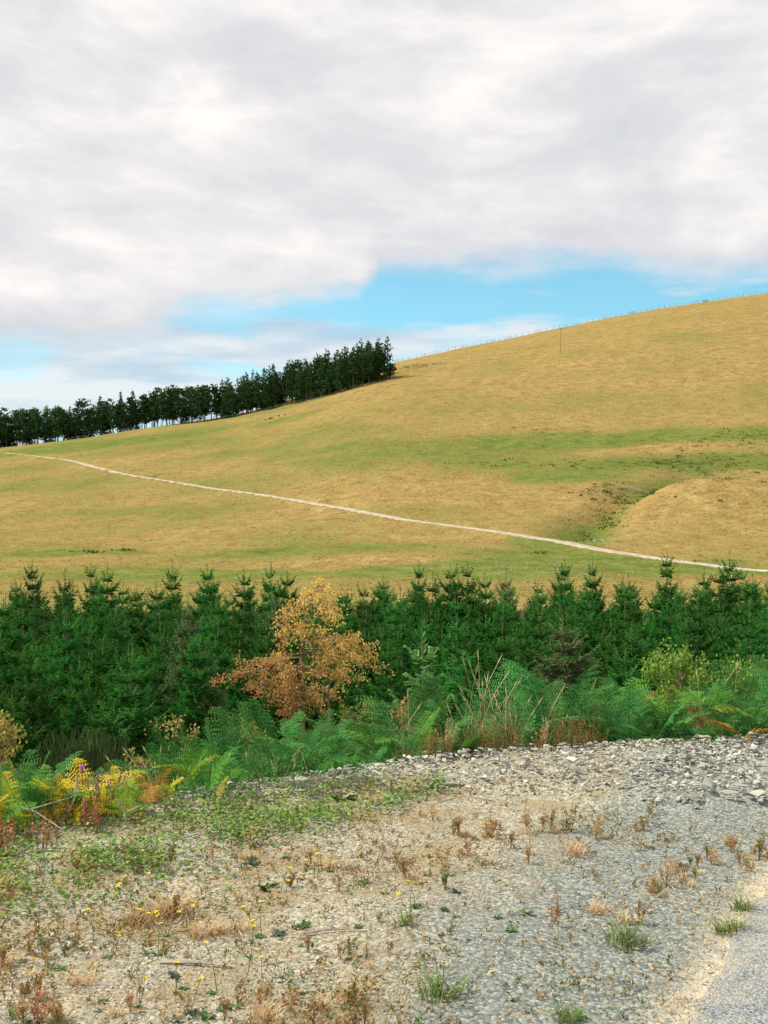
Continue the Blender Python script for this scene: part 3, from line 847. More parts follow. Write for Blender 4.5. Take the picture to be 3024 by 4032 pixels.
# ------------------------------------------------------------------ golden birch
m_birch_bark = plain('birch_bark', (.16, .10, .06), (.34, .25, .17), 14)
m_birch = leaf_mat('golden_birch_leaves', (.48, .26, .10), (.88, .68, .20), .38, .6, .03, spec=.05)
m_birch_green = leaf_mat('yellow_green_birch_leaves', (.10, .16, .03), (.55, .45, .09), .30, .55, .1)
def birch(seed, trunk_pts, trunk_r, limbs, n_leaf, leaf, vfun, spread=.34, droop=.6):
    """limbs: (height fraction along the trunk, tip offset, size of the leaf cloud)"""
    r = np.random.default_rng(seed)
    tg, bg, cg = Geo(), Geo(), Geo()
    trunk_pts = np.array(trunk_pts, float); k = len(trunk_pts)
    tt = np.linspace(0, k - 1, 18)
    tp = np.stack([np.interp(tt, np.arange(k), trunk_pts[:, c]) for c in range(3)], 1)
    tube(tg, tp, np.linspace(trunk_r, trunk_r * .12, 18), 7)
    LP, LD, LV = [], [], []
    for f, tip, size, cnt in limbs:
        o = np.array([np.interp(f * 17, np.arange(18), tp[:, c]) for c in range(3)])
        tip = np.array(tip, float)
        t = np.linspace(0, 1, 7)[:, None]
        mid = (o + tip) / 2 + np.array([0, 0, .12 * np.linalg.norm(tip - o)]) + r.normal(0, .03, 3)
        line = (1 - t) ** 2 * o + 2 * t * (1 - t) * mid + t ** 2 * tip
        tube(bg, line, np.linspace(.013, .004, 7), 4)
        for q in range(cnt):
            s = r.uniform(.25, 1) ** .8
            p = np.array([np.interp(s * 6, np.arange(7), line[:, c]) for c in range(3)])
            d = (tip - o) / (np.linalg.norm(tip - o) + 1e-6) * .5 + r.normal(0, .6, 3) + np.array([0, 0, .25])
            d /= np.linalg.norm(d); L = size * r.uniform(.4, 1.0)
            ts = np.linspace(0, 1, 6)[:, None]
            tw = p + d * L * ts + np.array([0, 0, -droop]) * L * ts ** 2.2
            tube(bg, tw[::2], [.004, .003, .0015], 3)
            m = max(4, int(n_leaf * size * r.uniform(.5, 1.4)))
            s2 = r.uniform(.1, 1.05, m)
            lp = np.stack([np.interp(s2 * 5, np.arange(6), tw[:, c]) for c in range(3)], 1) + r.normal(0, .035, (m, 3))
            LP.append(lp); LD.append(unit(r.normal(0, .55, (m, 3)) + np.array([0, 0, -.75])))
            LV.append(np.clip(vfun(lp) + r.normal(0, .22, m), 0, 1))
    LP, LD, LV = np.concatenate(LP), np.concatenate(LD), np.concatenate(LV)
    m = len(LP)
    leaves(cg, LP, LD, rdir(m), r.uniform(.75, 1.3, m) * leaf, r.uniform(.75, 1.2, m) * leaf * .38, LV, .15 * leaf)
    return tg, bg, cg
bx, by = BIRCH
bz = hz(bx, by)
k = 18.0 / 1098 * 768 / 1659          # metres per 1659th of the frame at the birch
def bp(px, py, dy=0.0):
    return ((px - 655) * k, dy, EYE + (1130 - py) * k - bz)
limbs = [(.90, bp(692, 1262, .1), .32, 14), (.95, bp(725, 1285, -.2), .38, 13), (.93, bp(662, 1290, .2), .36, 13), (.88, bp(640, 1322, -.15), .40, 13), (.86, bp(705, 1330, -.3), .42, 14), (.84, bp(738, 1330, .2), .38, 12),
         (.78, bp(606, 1340, .1), .32, 13), (.74, bp(655, 1365, -.35), .40, 12), (.72, bp(612, 1378, -.25), .36, 13), (.70, bp(708, 1375, -.3), .36, 11), 
         (.60, bp(740, 1405, -.2), .40, 12), (.60, bp(770, 1385, .2), .36, 14), (.57, bp(796, 1398, .0), .40, 17), (.55, bp(775, 1425, -.4), .42, 16), (.53, bp(815, 1428, .1), .34, 12), (.52, bp(833, 1452, -.1), .22, 5), (.5, bp(745, 1440, .4), .42, 14),
         (.46, bp(700, 1455, -.5), .34, 9), (.45, bp(735, 1465, .2), .40, 14), (.42, bp(765, 1470, -.1), .34, 8),
         (.52, bp(598, 1418, -.2), .30, 12), (.50, bp(570, 1432, .1), .26, 9), (.46, bp(622, 1450, -.4), .34, 13), (.44, bp(545, 1440, .1), .30, 11), (.42, bp(520, 1428, -.1), .26, 9), (.40, bp(505, 1465, .1), .30, 12), (.40, bp(470, 1468, .0), .26, 13),
         (.38, bp(560, 1480, -.2), .32, 12), (.37, bp(535, 1490, .2), .28, 9), (.40, bp(600, 1478, .2), .36, 13), (.36, bp(625, 1480, -.3), .38, 20), (.33, bp(605, 1510, .1), .36, 18), (.30, bp(632, 1520, -.2), .34, 18), (.24, bp(618, 1545, .1), .26, 12),
         (.33, bp(690, 1500, -.3), .36, 13), (.30, bp(712, 1505, .2), .36, 12), (.28, bp(700, 1535, -.1), .24, 7)]
def v_birch(p):
    # yellower towards the top and right, brown where the low left branches have died back
    return np.clip(.28 + .30 * (p[:, 0] + .1) + .26 * (p[:, 2] - 1.6), .05, .92)
tg, bg, cg = birch(5, [(0, 0, -.3), bp(655, 1560), bp(653, 1480), bp(650, 1420), bp(655, 1360), bp(668, 1310), bp(690, 1260)], .045, limbs, 56, .042, v_birch, droop=.55)
o = empty('birch_tree', (bx, by, bz)); tag(o, 'golden autumn birch with drooping brown lower branches before the spruces', 'tree')
put('trunk', tg.mesh('birch_trunk', m_birch_bark), o); put('branches', bg.mesh('birch_branches', m_birch_bark), o); put('crown', cg.mesh('birch_crown', m_birch), o)
g = Geo(); tube(g, [bp(712, 1640, .1), bp(711, 1560, .1), bp(708, 1500, .1), bp(716, 1450, .1), bp(735, 1420, .0)], [.028, .024, .02, .014, .006], 6); put('second_stem', g.mesh('birch_second_stem', m_birch_bark), o)

def sapling(name, px, Y, base_h, label, cat, limbs, n_leaf, leaf, mat, vf, tr=.012, bark=None, droop=.3, seed=1, group=None):
    x, y = B(px, Y)
    tg, bg, cg = birch(seed, [(0, 0, -.1), (.02, 0, base_h * .5), (.0, .02, base_h)], tr, limbs, n_leaf, leaf, vf, droop=droop)
    o = empty(name, (x, y, hz(x, y))); tag(o, label, cat, group)
    put('trunk', tg.mesh(name + '_trunk', bark or m_birch_bark), o); put('branches', bg.mesh(name + '_branches', bark or m_birch_bark), o); put('crown', cg.mesh(name + '_crown', mat), o)
    return o
def cloud_limbs(seed, h0, h1, w, n, size, cnt):
    r = np.random.default_rng(seed)
    out = []
    for q in range(n):
        f = r.uniform(0, 1); a = r.uniform(0, 6.28); rad = w * r.uniform(.25, 1) * (1 - .55 * f)
        z = h0 + (h1 - h0) * f
        out.append((max(.1, min(.98, z / h1 - .12)), (np.cos(a) * rad, np.sin(a) * rad, z), size, cnt))
    return out
flat = lambda c: (lambda p: np.full(len(p), c))
m_pale_bark = plain('pale_sapling_bark', (.40, .38, .30), (.55, .52, .42), 12)
m_orange = leaf_mat('orange_sapling_leaves', (.40, .10, .035), (.62, .36, .08), .3, .55, .05)
m_willow = leaf_mat('bright_willow_leaves', (.08, .25, .03), (.32, .50, .08), .35, .5, .1)
sapling('orange_sapling', 884, 11.2, 1.05, 'thin sapling with orange leaves and a pale bare stem below the larch', 'tree', cloud_limbs(3, .62, 1.08, .36, 12, .17, 5), 85, .032, m_orange, flat(.5), .010, m_pale_bark, seed=31)
sapling('birch_sapling', 395, 13.2, 1.4, 'slim yellow-green birch sapling in the shade left of the big birch', 'tree', cloud_limbs(4, .4, 1.45, .65, 16, .22, 3), 50, .040, m_birch_green, flat(.6), .005, seed=32, group=None)
sapling('birch_sapling', 545, 13.2, 1.3, 'low yellow-leaved sapling at the foot of the golden birch', 'tree', cloud_limbs(5, .6, 1.3, .45, 12, .2, 4), 60, .040, m_birch_green, flat(.75), .010, seed=33)
sapling('birch_sapling', 2, 8.4, 1.2, 'yellow-leaved birch sapling cut by the left edge of the picture', 'tree', cloud_limbs(6, .3, 1.25, .40, 24, .22, 4), 75, .034, m_birch_green, flat(.72), .014, seed=34)
sapling('birch_sapling', 270, 10.6, 1.25, 'sparse yellow sapling between the broom bush and the bracken', 'tree', cloud_limbs(7, .5, 1.25, .35, 9, .2, 4), 45, .036, m_birch_green, flat(.7), .009, seed=35)
sapling('willow_bush', 1470, 16.2, 1.75, 'bright lime-green willow bush among the dark spruces at the right', 'bush', cloud_limbs(8, .5, 1.85, 1.0, 50, .34, 7), 90, .048, m_willow, flat(.6), .02, droop=-.25, seed=36)
sapling('willow_bush', 1600, 15.5, 1.7, 'lime-green willow bush nearer the right edge, smaller than the other', 'bush', cloud_limbs(9, .7, 1.75, .7, 20, .30, 6), 80, .050, m_willow, flat(.45), .02, droop=-.25, seed=37)
sapling('willow_bush', 775, 14.6, 1.3, 'dark green leafy bush under the right side of the golden birch', 'bush', cloud_limbs(10, .3, 1.35, .7, 24, .30, 6), 80, .045, m_birch_green, flat(.05), .015, droop=-.1, seed=38)
# broom bushes: upright whippy twigs
m_broom = leaf_mat('broom_twigs', (.025, .055, .018), (.13, .175, .065), .1, .9, .2, spec=.03)
def broom(px, Y, w, h, label, seed):
    r = np.random.default_rng(seed)
    x, y = B(px, Y); g = Geo(); tg = Geo()
    n = 3200
    a = r.uniform(0, 6.28, n); q = np.sqrt(r.uniform(0, 1, n)) * w
    top = np.stack([np.cos(a) * q, np.sin(a) * q, h * (1 - .45 * (q / w) ** 2) * r.uniform(.45, 1.0, n)], 1)
    d = unit(np.stack([np.cos(a) * .3 * q / w, np.sin(a) * .3 * q / w, np.ones(n)], 1) + r.normal(0, .24, (n, 3)))
    L = r.uniform(.10, .26, n)[:, None]
    brushes(g, top - d * L, top, .0065, np.clip(top[:, 2] / h * .8 + r.normal(0, .15, n), 0, 1))
    for s in range(14):
        e = top[r.integers(0, n)] * .8; tube(tg, [(0, 0, -.1), e * [.4, .4, .5], e], [.02, .012, .005], 4)
    o = empty('broom_bush', (x, y, hz(x, y))); tag(o, label, 'bush')
    put('stems', tg.mesh('broom_stems', m_stem), o); put('twigs', g.mesh('broom_twigs', m_broom), o)
broom(175, 11.4, .85, 1.45, 'dark olive broom bush with upright twigs behind the left bracken', 41)
broom(105, 9.6, .50, .95, 'smaller dark broom bush left of the spruce seedling', 42)

# ------------------------------------------------------------------ bracken
m_brk = leaf_mat('bracken_green', (.012, .115, .024), (.120, .320, .075), .25, .7, .6, spec=.08)
m_brk_fresh = leaf_mat('bracken_fresh_green', (.05, .20, .025), (.20, .44, .07), .3, .7, .2, spec=.08)
m_brk_lime = leaf_mat('bracken_lime', (.14, .30, .03), (.50, .60, .06), .35, .6, .1)
m_brk_yellow = leaf_mat('bracken_yellow', (.58, .45, .02), (.92, .76, .05), .4, .6, .1)
m_brk_gold = leaf_mat('bracken_gold', (.36, .17, .025), (.62, .38, .05), .25, .6, .1)
m_brk_rust = leaf_mat('bracken_rust', (.17, .065, .022), (.36, .16, .05), .2, .75, .2)
m_stipe = plain('bracken_stipe', (.10, .13, .045), (.24, .22, .08), 12)
def frond(seed, L=.80, stipe=.42, npin=12, droop=.5):
    """one bracken frond: bare stalk, then leaflets in pairs each carrying small leaflets"""
    r = np.random.default_rng(seed)
    g = Geo()
    tot = stipe + L
    ts = np.linspace(0, 1, 16)
    lean = .42
    cx = tot * (lean * ts + .30 * droop * ts ** 2.5); cz = tot * (ts * (1 - .18 * lean) - .55 * droop * ts ** 2.6)
    line = np.stack([cx, .03 * np.sin(ts * 5 + seed), cz], 1)
    at = lambda t: np.stack([np.interp(t, ts, line[:, c]) for c in range(3)], -1)
    tube(g, line, np.linspace(.0065, .0016, 16), 3, .55)
    P, D, NN, LL, WW, VV = [], [], [], [], [], []
    for i in range(npin):
        f = i / (npin - 1)
        t0 = (stipe + L * (1 - (1 - f) ** 1.25)) / tot
        for sg in (-1, 1):
            o = at(np.array(min(t0 + sg * .006, .995)))
            tan_ = unit((at(np.array(min(t0 + .03, 1))) - at(np.array(max(t0 - .03, 0))))[None])[0]
            side = np.array([0, 1.0, 0]) * sg
            up = np.cross(tan_, side * sg)
            ln = L * .40 * (1 - f) ** .85 * r.uniform(.82, 1.1) + .025
            d = tan_ * (.35 + .25 * f) + side * .95 + up * r.normal(.05, .10); d /= np.linalg.norm(d)
            nn = max(4, int(ln / .016))
            s = np.linspace(.06, 1, nn)
            ax = o + d * (ln * s)[:, None] + np.array([0, 0, -.22]) * (ln * s ** 2)[:, None] + tan_ * (ln * .10 * s ** 2)[:, None]
            tube(g, ax[::max(1, nn // 3)], .0016, 3, .5)
            ll = .17 * ln * (1 - s) ** .6 * (.7 + .3 * np.minimum(1, s * 6)) + .008
            fw = np.gradient(ax, axis=0); fw = unit(fw)
            sd = unit(np.cross(fw, up[None])); upn = np.cross(sd, fw)
            for s2 in (-1, 1):
                dd = fw * .45 + sd * s2 * .9 + upn * -.12 + r.normal(0, .08, (nn, 3))
                P.append(ax); D.append(dd); NN.append(upn + r.normal(0, .15, (nn, 3))); LL.append(ll * r.uniform(.85, 1.15, nn)); WW.append(np.minimum(.0070, ll * .30)); VV.append(np.clip(.25 + .35 * s + .25 * f + r.normal(0, .16, nn), 0, 1))
    leaves(g, np.concatenate(P), np.concatenate(D), np.concatenate(NN), np.concatenate(LL), np.concatenate(WW), np.concatenate(VV), .0)
    return g
FROND = [frond(s, .33 + .035 * (s % 4), .44 + .07 * (s % 3), 10 + s % 3, [.15, .4, .6, .8][s % 4]).mesh('bracken_frond', m_brk) for s in range(8)]
SMALL_FROND = [frond(30 + s, .34, .16, 10, [.2, .5, .8][s % 3]).mesh('small_bracken_frond', m_brk) for s in range(4)]
n_parts = [0]
def bracken(x, y, n, s, label, mat=None, group='bracken plants on the bank', name='bracken_fern', small=False, tilt=.35, mats=None, az=None, sink=0):
    o = empty(name, (x, y, hz(x, y) - sink), 0, 1); tag(o, label, 'fern', group)
    a0 = random.uniform(0, 6.28) if az is None else az
    for i in range(n):
        me = random.choice(SMALL_FROND if small else FROND)
        k = s * random.uniform(.78, 1.15)
        mm = random.choice(mats) if mats else mat
        a = a0 + i * 6.283 / n + random.gauss(0, .35)
        put('frond', me, o, (random.gauss(0, .09), random.gauss(0, .09), 0), (random.gauss(0, .2), random.uniform(-tilt, tilt * .6), a), k, mm)
    return o
nb = 0
t = .30; row = 0
while t < 7.8:
    X0, X1 = -.42 * (7 + t) - .4, .42 * (8.5 + t) + .4
    x = X0 + random.uniform(0, .5)
    while x < X1 and nb < 280:
        xx = x + random.uniform(-.18, .18)
        x += (.42 + .03 * t) * random.uniform(.8, 1.25)
        tt = t + random.uniform(-.18, .18)
        yy = float(crest_y(xx)) + tt
        u = xx / yy
        if abs(u) > .40: continue
        px = (u * 1098 + 384) * 1659 / 768
        if tt < .9 and 930 < px < 1290: continue          # dry weeds grow on this stretch
        if tt < .45 and px < 330: continue
        if px < 330 and tt > 3.6: continue
        sc = random.uniform(.80, 1.1) * (1.0 if tt > .8 else .72) * (1.10 if px > 1150 and tt > .7 else 1.0) * (.98 if px < 780 else 1.14)
        if px < 300: sc *= .78
        sc = min(sc, 1.14 if tt < 3 else 1.02)
        side = 'along the top of the bank' if tt < 1.2 else ('half way down the bank' if tt < 3.5 else 'at the spruces\' foot')
        zone = 'at the left' if px < 330 else ('below the golden birch' if px < 820 else ('in the middle' if px < 1180 else ('right of centre' if px < 1430 else 'at the right')))
        fresh = random.random()
        mat = m_brk_fresh if fresh < .10 else (m_brk_lime if fresh < .115 else (m_brk_rust if fresh < .125 else None))
        colr = {None: 'blue-green', m_brk_fresh: 'fresh green', m_brk_lime: 'yellowing', m_brk_rust: 'rust-brown'}[mat]
        bracken(xx, yy, 11 if tt < 2.5 else 8, sc, f'{colr} bracken fern {side} {zone}', mat); nb += 1
    t += .48 + .05 * t; row += 1
# ferns one can pick out
one = dict(group=None)
x, y = B(150, 6.0); bracken(x, y, 10, .78, 'large bright yellow bracken fern at the left edge of the stones', m_brk_yellow, small=True, tilt=.15, sink=.02, **one)
x, y = B(205, 6.15); bracken(x, y, 8, .68, 'second yellow bracken, just right behind the large one', m_brk_yellow, small=True, tilt=.2, **one)
x, y = B(112, 6.2); bracken(x, y, 8, .85, 'golden-brown bracken in the heart of the yellow ferns', m_brk_gold, small=True, tilt=.25, **one)
x, y = B(135, 6.1); bracken(x, y, 8, .74, 'rust-brown withered bracken drooping beneath the yellow fern', m_brk_rust, small=True, **one)
x, y = B(22, 5.8); bracken(x, y, 10, .74, 'lime-yellow bracken fern at the far left edge', m_brk_lime, small=True, tilt=.2, mats=[m_brk_lime, m_brk_yellow, m_brk_fresh], **one)
x, y = B(45, 5.75); bracken(x, y, 9, .75, 'green bracken low in front of the lime fern at the left edge', m_brk_fresh, small=True, **one)
x, y = B(80, 5.9); bracken(x, y, 9, .75, 'dark green bracken beneath the golden fern', None, small=True, **one)
x, y = B(300, 6.1); bracken(x, y, 9, .55, 'lime-green bracken fern right of the purple flower heads', m_brk_lime, small=True, tilt=.12, mats=[m_brk_lime, m_brk_fresh], **one)
x, y = B(440, 6.3); bracken(x, y, 8, .66, 'tall yellow-green bracken fern at the narrow tip of the stones', m_brk_lime, small=True, tilt=.10, mats=[m_brk_lime, m_brk_fresh], **one)
x, y = B(385, 6.08); bracken(x, y, 8, .44, 'small golden bracken fern on the tip of the stone bank', m_brk_gold, small=True, tilt=.25, mats=[m_brk_gold, m_brk_gold, m_brk_yellow], **one)
x, y = B(500, 6.75); bracken(x, y, 5, .60, 'upright blue-green fern at the stone bank edge below the birch', None, tilt=.1, **one)
x, y = B(885, 7.45); bracken(x, y, 6, .60, 'fresh green fern overhanging the stones in the middle', m_brk_fresh, tilt=.15, **one)
x, y = B(705, 7.3); bracken(x, y, 6, .66, 'mid-green fern at the stone edge below the golden birch', m_brk_fresh, tilt=.15, **one)
x, y = B(1310, 8.25); bracken(x, y, 7, .78, 'large dark green fern with arching fronds on the stone edge', None, tilt=.15, **one)
x, y = B(1455, 8.1); bracken(x, y, 6, .40, 'small bright green fern at the stone edge on the right', m_brk_fresh, tilt=.2, **one)
x, y = B(1578, 8.05); bracken(x, y, 6, .74, 'bright yellow-green fern near the right edge over the stones', m_brk_lime, tilt=.08, mats=[m_brk_fresh, m_brk_fresh, m_brk_lime], **one)
x, y = B(1485, 8.35); bracken(x, y, 5, .7, 'blue-green fern behind the small bright one on the right', None, **one)
x, y = B(1640, 8.25); bracken(x, y, 6, .72, 'blue-green fern cut by the right edge', None, **one)
x, y = B(955, 7.75); bracken(x, y, 5, .56, 'dead rust-brown bracken at the stone edge in the middle', m_brk_rust, tilt=.1, **one)
x, y = B(1095, 8.7); bracken(x, y, 5, .48, 'curled rust bracken behind the tall straw grass', m_brk_rust, **one)
x, y = B(1530, 8.15); bracken(x, y, 5, .62, 'straw-brown dying bracken between the two bright right ferns', m_brk_gold, tilt=.15, mats=[m_brk_gold, m_brk_rust], **one)
x, y = B(1240, 8.15); bracken(x, y, 5, .38, 'low rust-brown bracken left of the large dark fern', m_brk_rust, **one)

# ------------------------------------------------------------------ tall grasses and flowers at the edge of the bank
m_straw = leaf_mat('straw', (.46, .36, .18), (.78, .67, .42), .25, .8, .15)
m_straw_warm = leaf_mat('warm_straw', (.42, .27, .12), (.72, .53, .28), .25, .85, .2)
m_brown = leaf_mat('brown_dry_stems', (.20, .12, .045), (.52, .34, .13), .2, .9, .3, spec=.05)
m_grass = leaf_mat('green_grass', (.06, .12, .025), (.22, .30, .07), .25, .7, .2)
m_weed = leaf_mat('weed_green', (.030, .085, .022), (.12, .22, .055), .2, .6, .35)
m_weed_dark = leaf_mat('weed_dark', (.022, .055, .030), (.07, .13, .06), .15, .6, .3)
m_red = leaf_mat('red_dry_leaves', (.32, .13, .07), (.62, .33, .20), .25, .9, .2, spec=.03)
m_pink = leaf_mat('pink_flower_heads', (.22, .12, .13), (.52, .30, .42), .2, .8, .1)
m_purple = leaf_mat('purple_petals', (.40, .14, .45), (.66, .34, .70), .2, .7, .1)
m_petal = leaf_mat('yellow_petals', (.75, .60, .02), (.90, .78, .04), .2, .6, .05)
def blades(g, n, w, h, r, lean=.35, width=.006, x0=0, y0=0, vlo=0, vhi=1, curve=.35):
    """curved grass blades of three pieces"""
    a = r.uniform(0, 6.28, n); q = np.sqrt(r.uniform(0, 1, n)) * w
    p0 = np.stack([x0 + np.cos(a) * q, y0 + np.sin(a) * q, np.full(n, -.01)], 1)
    b = r.uniform(0, 6.28, n); l = np.abs(r.normal(0, lean, n)); H = h * r.uniform(.45, 1.05, n)
    d = np.stack([np.cos(b) * l, np.sin(b) * l, np.ones(n)], 1)
    s = np.stack([-np.sin(b), np.cos(b), np.zeros(n)], 1); out = np.stack([np.cos(b), np.sin(b), -.4 * np.ones(n)], 1)
    rows = []
    for t, wk in ((0, 1), (.45, .85), (.8, .5)):
        c = p0 + d * (H * t)[:, None] + out * (H * curve * t ** 2.5)[:, None]
        rows += [c - s * width * wk, c + s * width * wk]
    tip = p0 + d * H[:, None] + out * (H * curve)[:, None]
    V = np.stack(rows + [tip], 1); base = np.arange(n)[:, None] * 7
    g.add(V.reshape(-1, 3), [np.concatenate([base + [0, 1, 3, 2], base + [2, 3, 5, 4]]), base + [4, 5, 6]], np.repeat(r.uniform(vlo, vhi, n), 7))
def place_mesh(name, g, mat, px, Y, label, cat, group=None, rz=None, s=1.0):
    x, y = B(px, Y)
    o = put(name, g.mesh(name, mat), None, (x, y, hz(x, y)), (0, 0, random.uniform(0, 6.28) if rz is None else rz), s)
    return tag(o, label, cat, group)
def seed_grass(px, Y, n, h, w, label, seed, mat=m_straw, lean=.16):
    r = np.random.default_rng(seed); x, y = B(px, Y)
    o = empty('tall_grass', (x, y, hz(x, y))); tag(o, label, 'grass clump')
    g = Geo(); blades(g, n * 4, w, h * .6, r, lean * 2.0, .0028); put('blades', g.mesh('tall_grass_blades', mat), o)
    g = Geo()
    for i in range(n):
        a, q = r.uniform(0, 6.28), w * r.uniform(0, 1); l = abs(r.normal(0, lean)); H = h * r.uniform(.7, 1.1); b = r.uniform(0, 6.28)
        t = np.linspace(0, 1, 6)[:, None]
        line = np.array([np.cos(a) * q, np.sin(a) * q, -.02]) + np.array([np.cos(b) * l, np.sin(b) * l, 1]) * H * t + np.array([np.cos(b), np.sin(b), -.2]) * H * .18 * t ** 3
        tube(g, line, np.linspace(.0030, .0014, 6), 3, r.uniform(.2, .9))
        brushes(g, line[4:5] * .5 + line[5:6] * .5, line[5:6] + (line[5:6] - line[4:5]) * .05, .0042, r.uniform(.4, 1))
    put('seed_stems', g.mesh('tall_grass_seed_stems', mat), o)
seed_grass(1045, 8.1, 24, .98, .26, 'tall pale straw grass clump standing at the stone edge in the middle', 51)
seed_grass(1095, 8.15, 16, .78, .22, 'shorter straw grass clump just right of the tall one', 52)
seed_grass(1000, 8.15, 8, .70, .2, 'sparse arching straw grass left of the tall clump', 53, lean=.3)
seed_grass(870, 7.6, 7, .70, .12, 'few bent pale grass stems beside the fresh middle fern', 54, lean=.3)
seed_grass(565, 6.95, 10, .48, .2, 'pale dry grass stems in the dark gap below the birch', 55)
seed_grass(610, 7.0, 9, .48, .25, 'wispy pale grass stems right of the dark gap below the birch', 56, lean=.25)
seed_grass(345, 6.5, 14, .52, .14, 'short dry grass stems in shade beside the lime fern', 57)
seed_grass(1525, 8.2, 8, .75, .2, 'tall brown-straw grass behind the bright right fern', 58)
seed_grass(1215, 8.25, 7, .6, .15, 'few yellow grass spikes left of the large dark fern', 59)
seed_grass(1330, 9.0, 4, .7, .2, 'thin grass stems rising over the right bracken', 60)
# strip of dry brown weeds along the crest
r = np.random.default_rng(61)
def bushy_weed(seed, h=.4, w=.16, n=14, leaf=.022, up=.75):
    r = np.random.default_rng(seed); g = Geo()
    P, D = [], []
    for i in range(n):
        a = r.uniform(0, 6.28); q = w * r.uniform(.1, 1); H = h * r.uniform(.6, 1.1)
        t = np.linspace(0, 1, 5)[:, None]
        line = np.array([np.cos(a), np.sin(a), 0]) * q * (.25 + .75 * t) + np.array([0, 0, H]) * t
        tube(g, line, np.linspace(.003, .001, 5), 3, .2)
        m = int(H / .013); tt = r.uniform(.15, 1, m)
        P.append(np.stack([np.interp(tt, t[:, 0], line[:, c]) for c in range(3)], 1)); D.append(unit(r.normal(0, .7, (m, 3)) + [0, 0, up]))
    P, D = np.concatenate(P), np.concatenate(D)
    leaves(g, P, D, rdir(len(P)), r.uniform(.6, 1.3, len(P)) * leaf, leaf * .22, r.uniform(0, 1, len(P)))
    return g
BUSHY = [bushy_weed(70 + s, .36 + .05 * (s % 3), .15, 12 + s) for s in range(5)]
BUSHY_ME = [b.mesh('bushy_weed', m_brown) for b in BUSHY]
m_weed_olive = leaf_mat('olive_dry_weed', (.14, .105, .03), (.38, .30, .09), .2, .8, .3)
k_ = 0
for px in range(915, 1300, 13):
    for dep in (0.12, .42, .75):
        Y = float(crest_y(B(px, 8.0)[0])) + dep + random.uniform(-.1, .1); x, y = B(px + random.uniform(-6, 6), Y)
        mt = random.choices([m_brown, m_weed_olive, m_straw_warm, m_weed], [.45, .35, .12, .08])[0]
        c_ = {m_brown: 'brown', m_weed_olive: 'olive-yellow', m_straw_warm: 'straw-coloured', m_weed: 'green'}[mt]
        wz = 'left of the tall straw grass' if px < 1000 else ('under the tall straw grass' if px < 1120 else ('right of the straw grass' if px < 1210 else 'left of the large dark fern'))
        o = put('dry_weed_bush', random.choice(BUSHY_ME), None, (x, y, hz(x, y)), (0, 0, random.uniform(0, 6)), random.uniform(.30, .66), mt)
        tag(o, f'bushy {c_} dry weed {wz}', 'weed', 'dry weeds along the crest of the stone bank'); k_ += 1
# left edge: flower heads, red docks, sticks
def spire(seed, h, n, spread, leaf, lo=.3):
    r = np.random.default_rng(seed); sg, lg = Geo(), Geo()
    for i in range(n):
        a = r.uniform(0, 6.28); b = np.array([np.cos(a), np.sin(a), 0]) * spread * r.uniform(.1, 1)
        H = h * r.uniform(.7, 1.08); t = np.linspace(0, 1, 5)[:, None]
        line = b * (.6 + .6 * t) + np.array([0, 0, H]) * t
        tube(sg, line, np.linspace(.0035, .0012, 5), 3, .3)
        m = int(H / (.0075 if h > .16 else .0055)); tt = r.uniform(lo, 1, m); P = np.stack([np.interp(tt, t[:, 0], line[:, c]) for c in range(3)], 1)
        D = unit(r.normal(0, .6, (m, 3)) + [0, 0, .15])
        leaves(lg, P, D, rdir(m), leaf * (1.25 - tt * .7) * r.uniform(.7, 1.2, m), leaf * .28, r.uniform(0, 1, m))
    return sg, lg
def flower_spire(name, px, Y, h, n, spread, leaf, mat, label, cat, seed, lo=.3, group=None, head='leaves', off=(0, 0)):
    sg, lg = spire(seed, h, n, spread, leaf, lo); x, y = B(px, Y); x += off[0]; y += off[1]
    o = empty(name, (x, y, hz(x, y))); tag(o, label, cat, group)
    put('stems', sg.mesh(name + '_stems', m_brown), o); q = put(head, lg.mesh(name + '_' + head, mat), o)
    if head != 'leaves': q['kind'] = 'stuff'
flower_spire('willowherb', 190, 5.7, .17, 6, .09, .022, m_red, 'reddish dried willowherb spire in front of the yellow fern', 'flower', 81)
flower_spire('willowherb', 158, 5.8, .14, 6, .12, .022, m_red, 'short dull-red willowherb left of the reddish spire', 'flower', 82)
flower_spire('willowherb', 218, 5.7, .13, 3, .03, .02, m_red, 'thin red willowherb spike on the green strip', 'flower', 83)
flower_spire('willowherb', 15, 5.35, .17, 16, .18, .022, m_red, 'broad clump of orange-red dried spikes at the left edge', 'flower', 84)
flower_spire('willowherb', 95, 5.4, .15, 4, .05, .024, m_red, 'small orange-red dried spike right of the left edge clump', 'flower', 85)
flower_spire('knapweed', 205, 6.15, .32, 10, .14, .018, m_pink, 'dusty pink seed heads on brown stems beside the yellow fern', 'flower', 86, .8, head='flower_heads')
flower_spire('knapweed', 225, 5.95, .25, 12, .14, .018, m_pink, 'lower pinkish seed heads right of the yellow fern', 'flower', 87, .6, head='flower_heads')
flower_spire('knapweed', 175, 6.2, .27, 6, .10, .022, m_weed, 'dark leafy stems under the pink seed heads', 'flower', 88, .2)
g = Geo(); r = np.random.default_rng(4); x, y = B(178, 5.98)
o = empty('purple_flower', (x, y, hz(x, y))); tag(o, 'single purple flower head over the yellow bracken', 'flower')
tube(g, [(0, 0, -.02), (.01, 0, .15), (0, 0, .29)], .0022, 3); put('stem', g.mesh('purple_flower_stem', m_weed), o)
g = Geo(); leaves(g, np.repeat([[0, 0, .29]], 40, 0), unit(r.normal(0, 1, (40, 3)) + [0, 0, .5]), rdir(40), .020, .006, r.uniform(0, 1, 40)); put('petals', g.mesh('purple_flower_petals', m_purple), o)
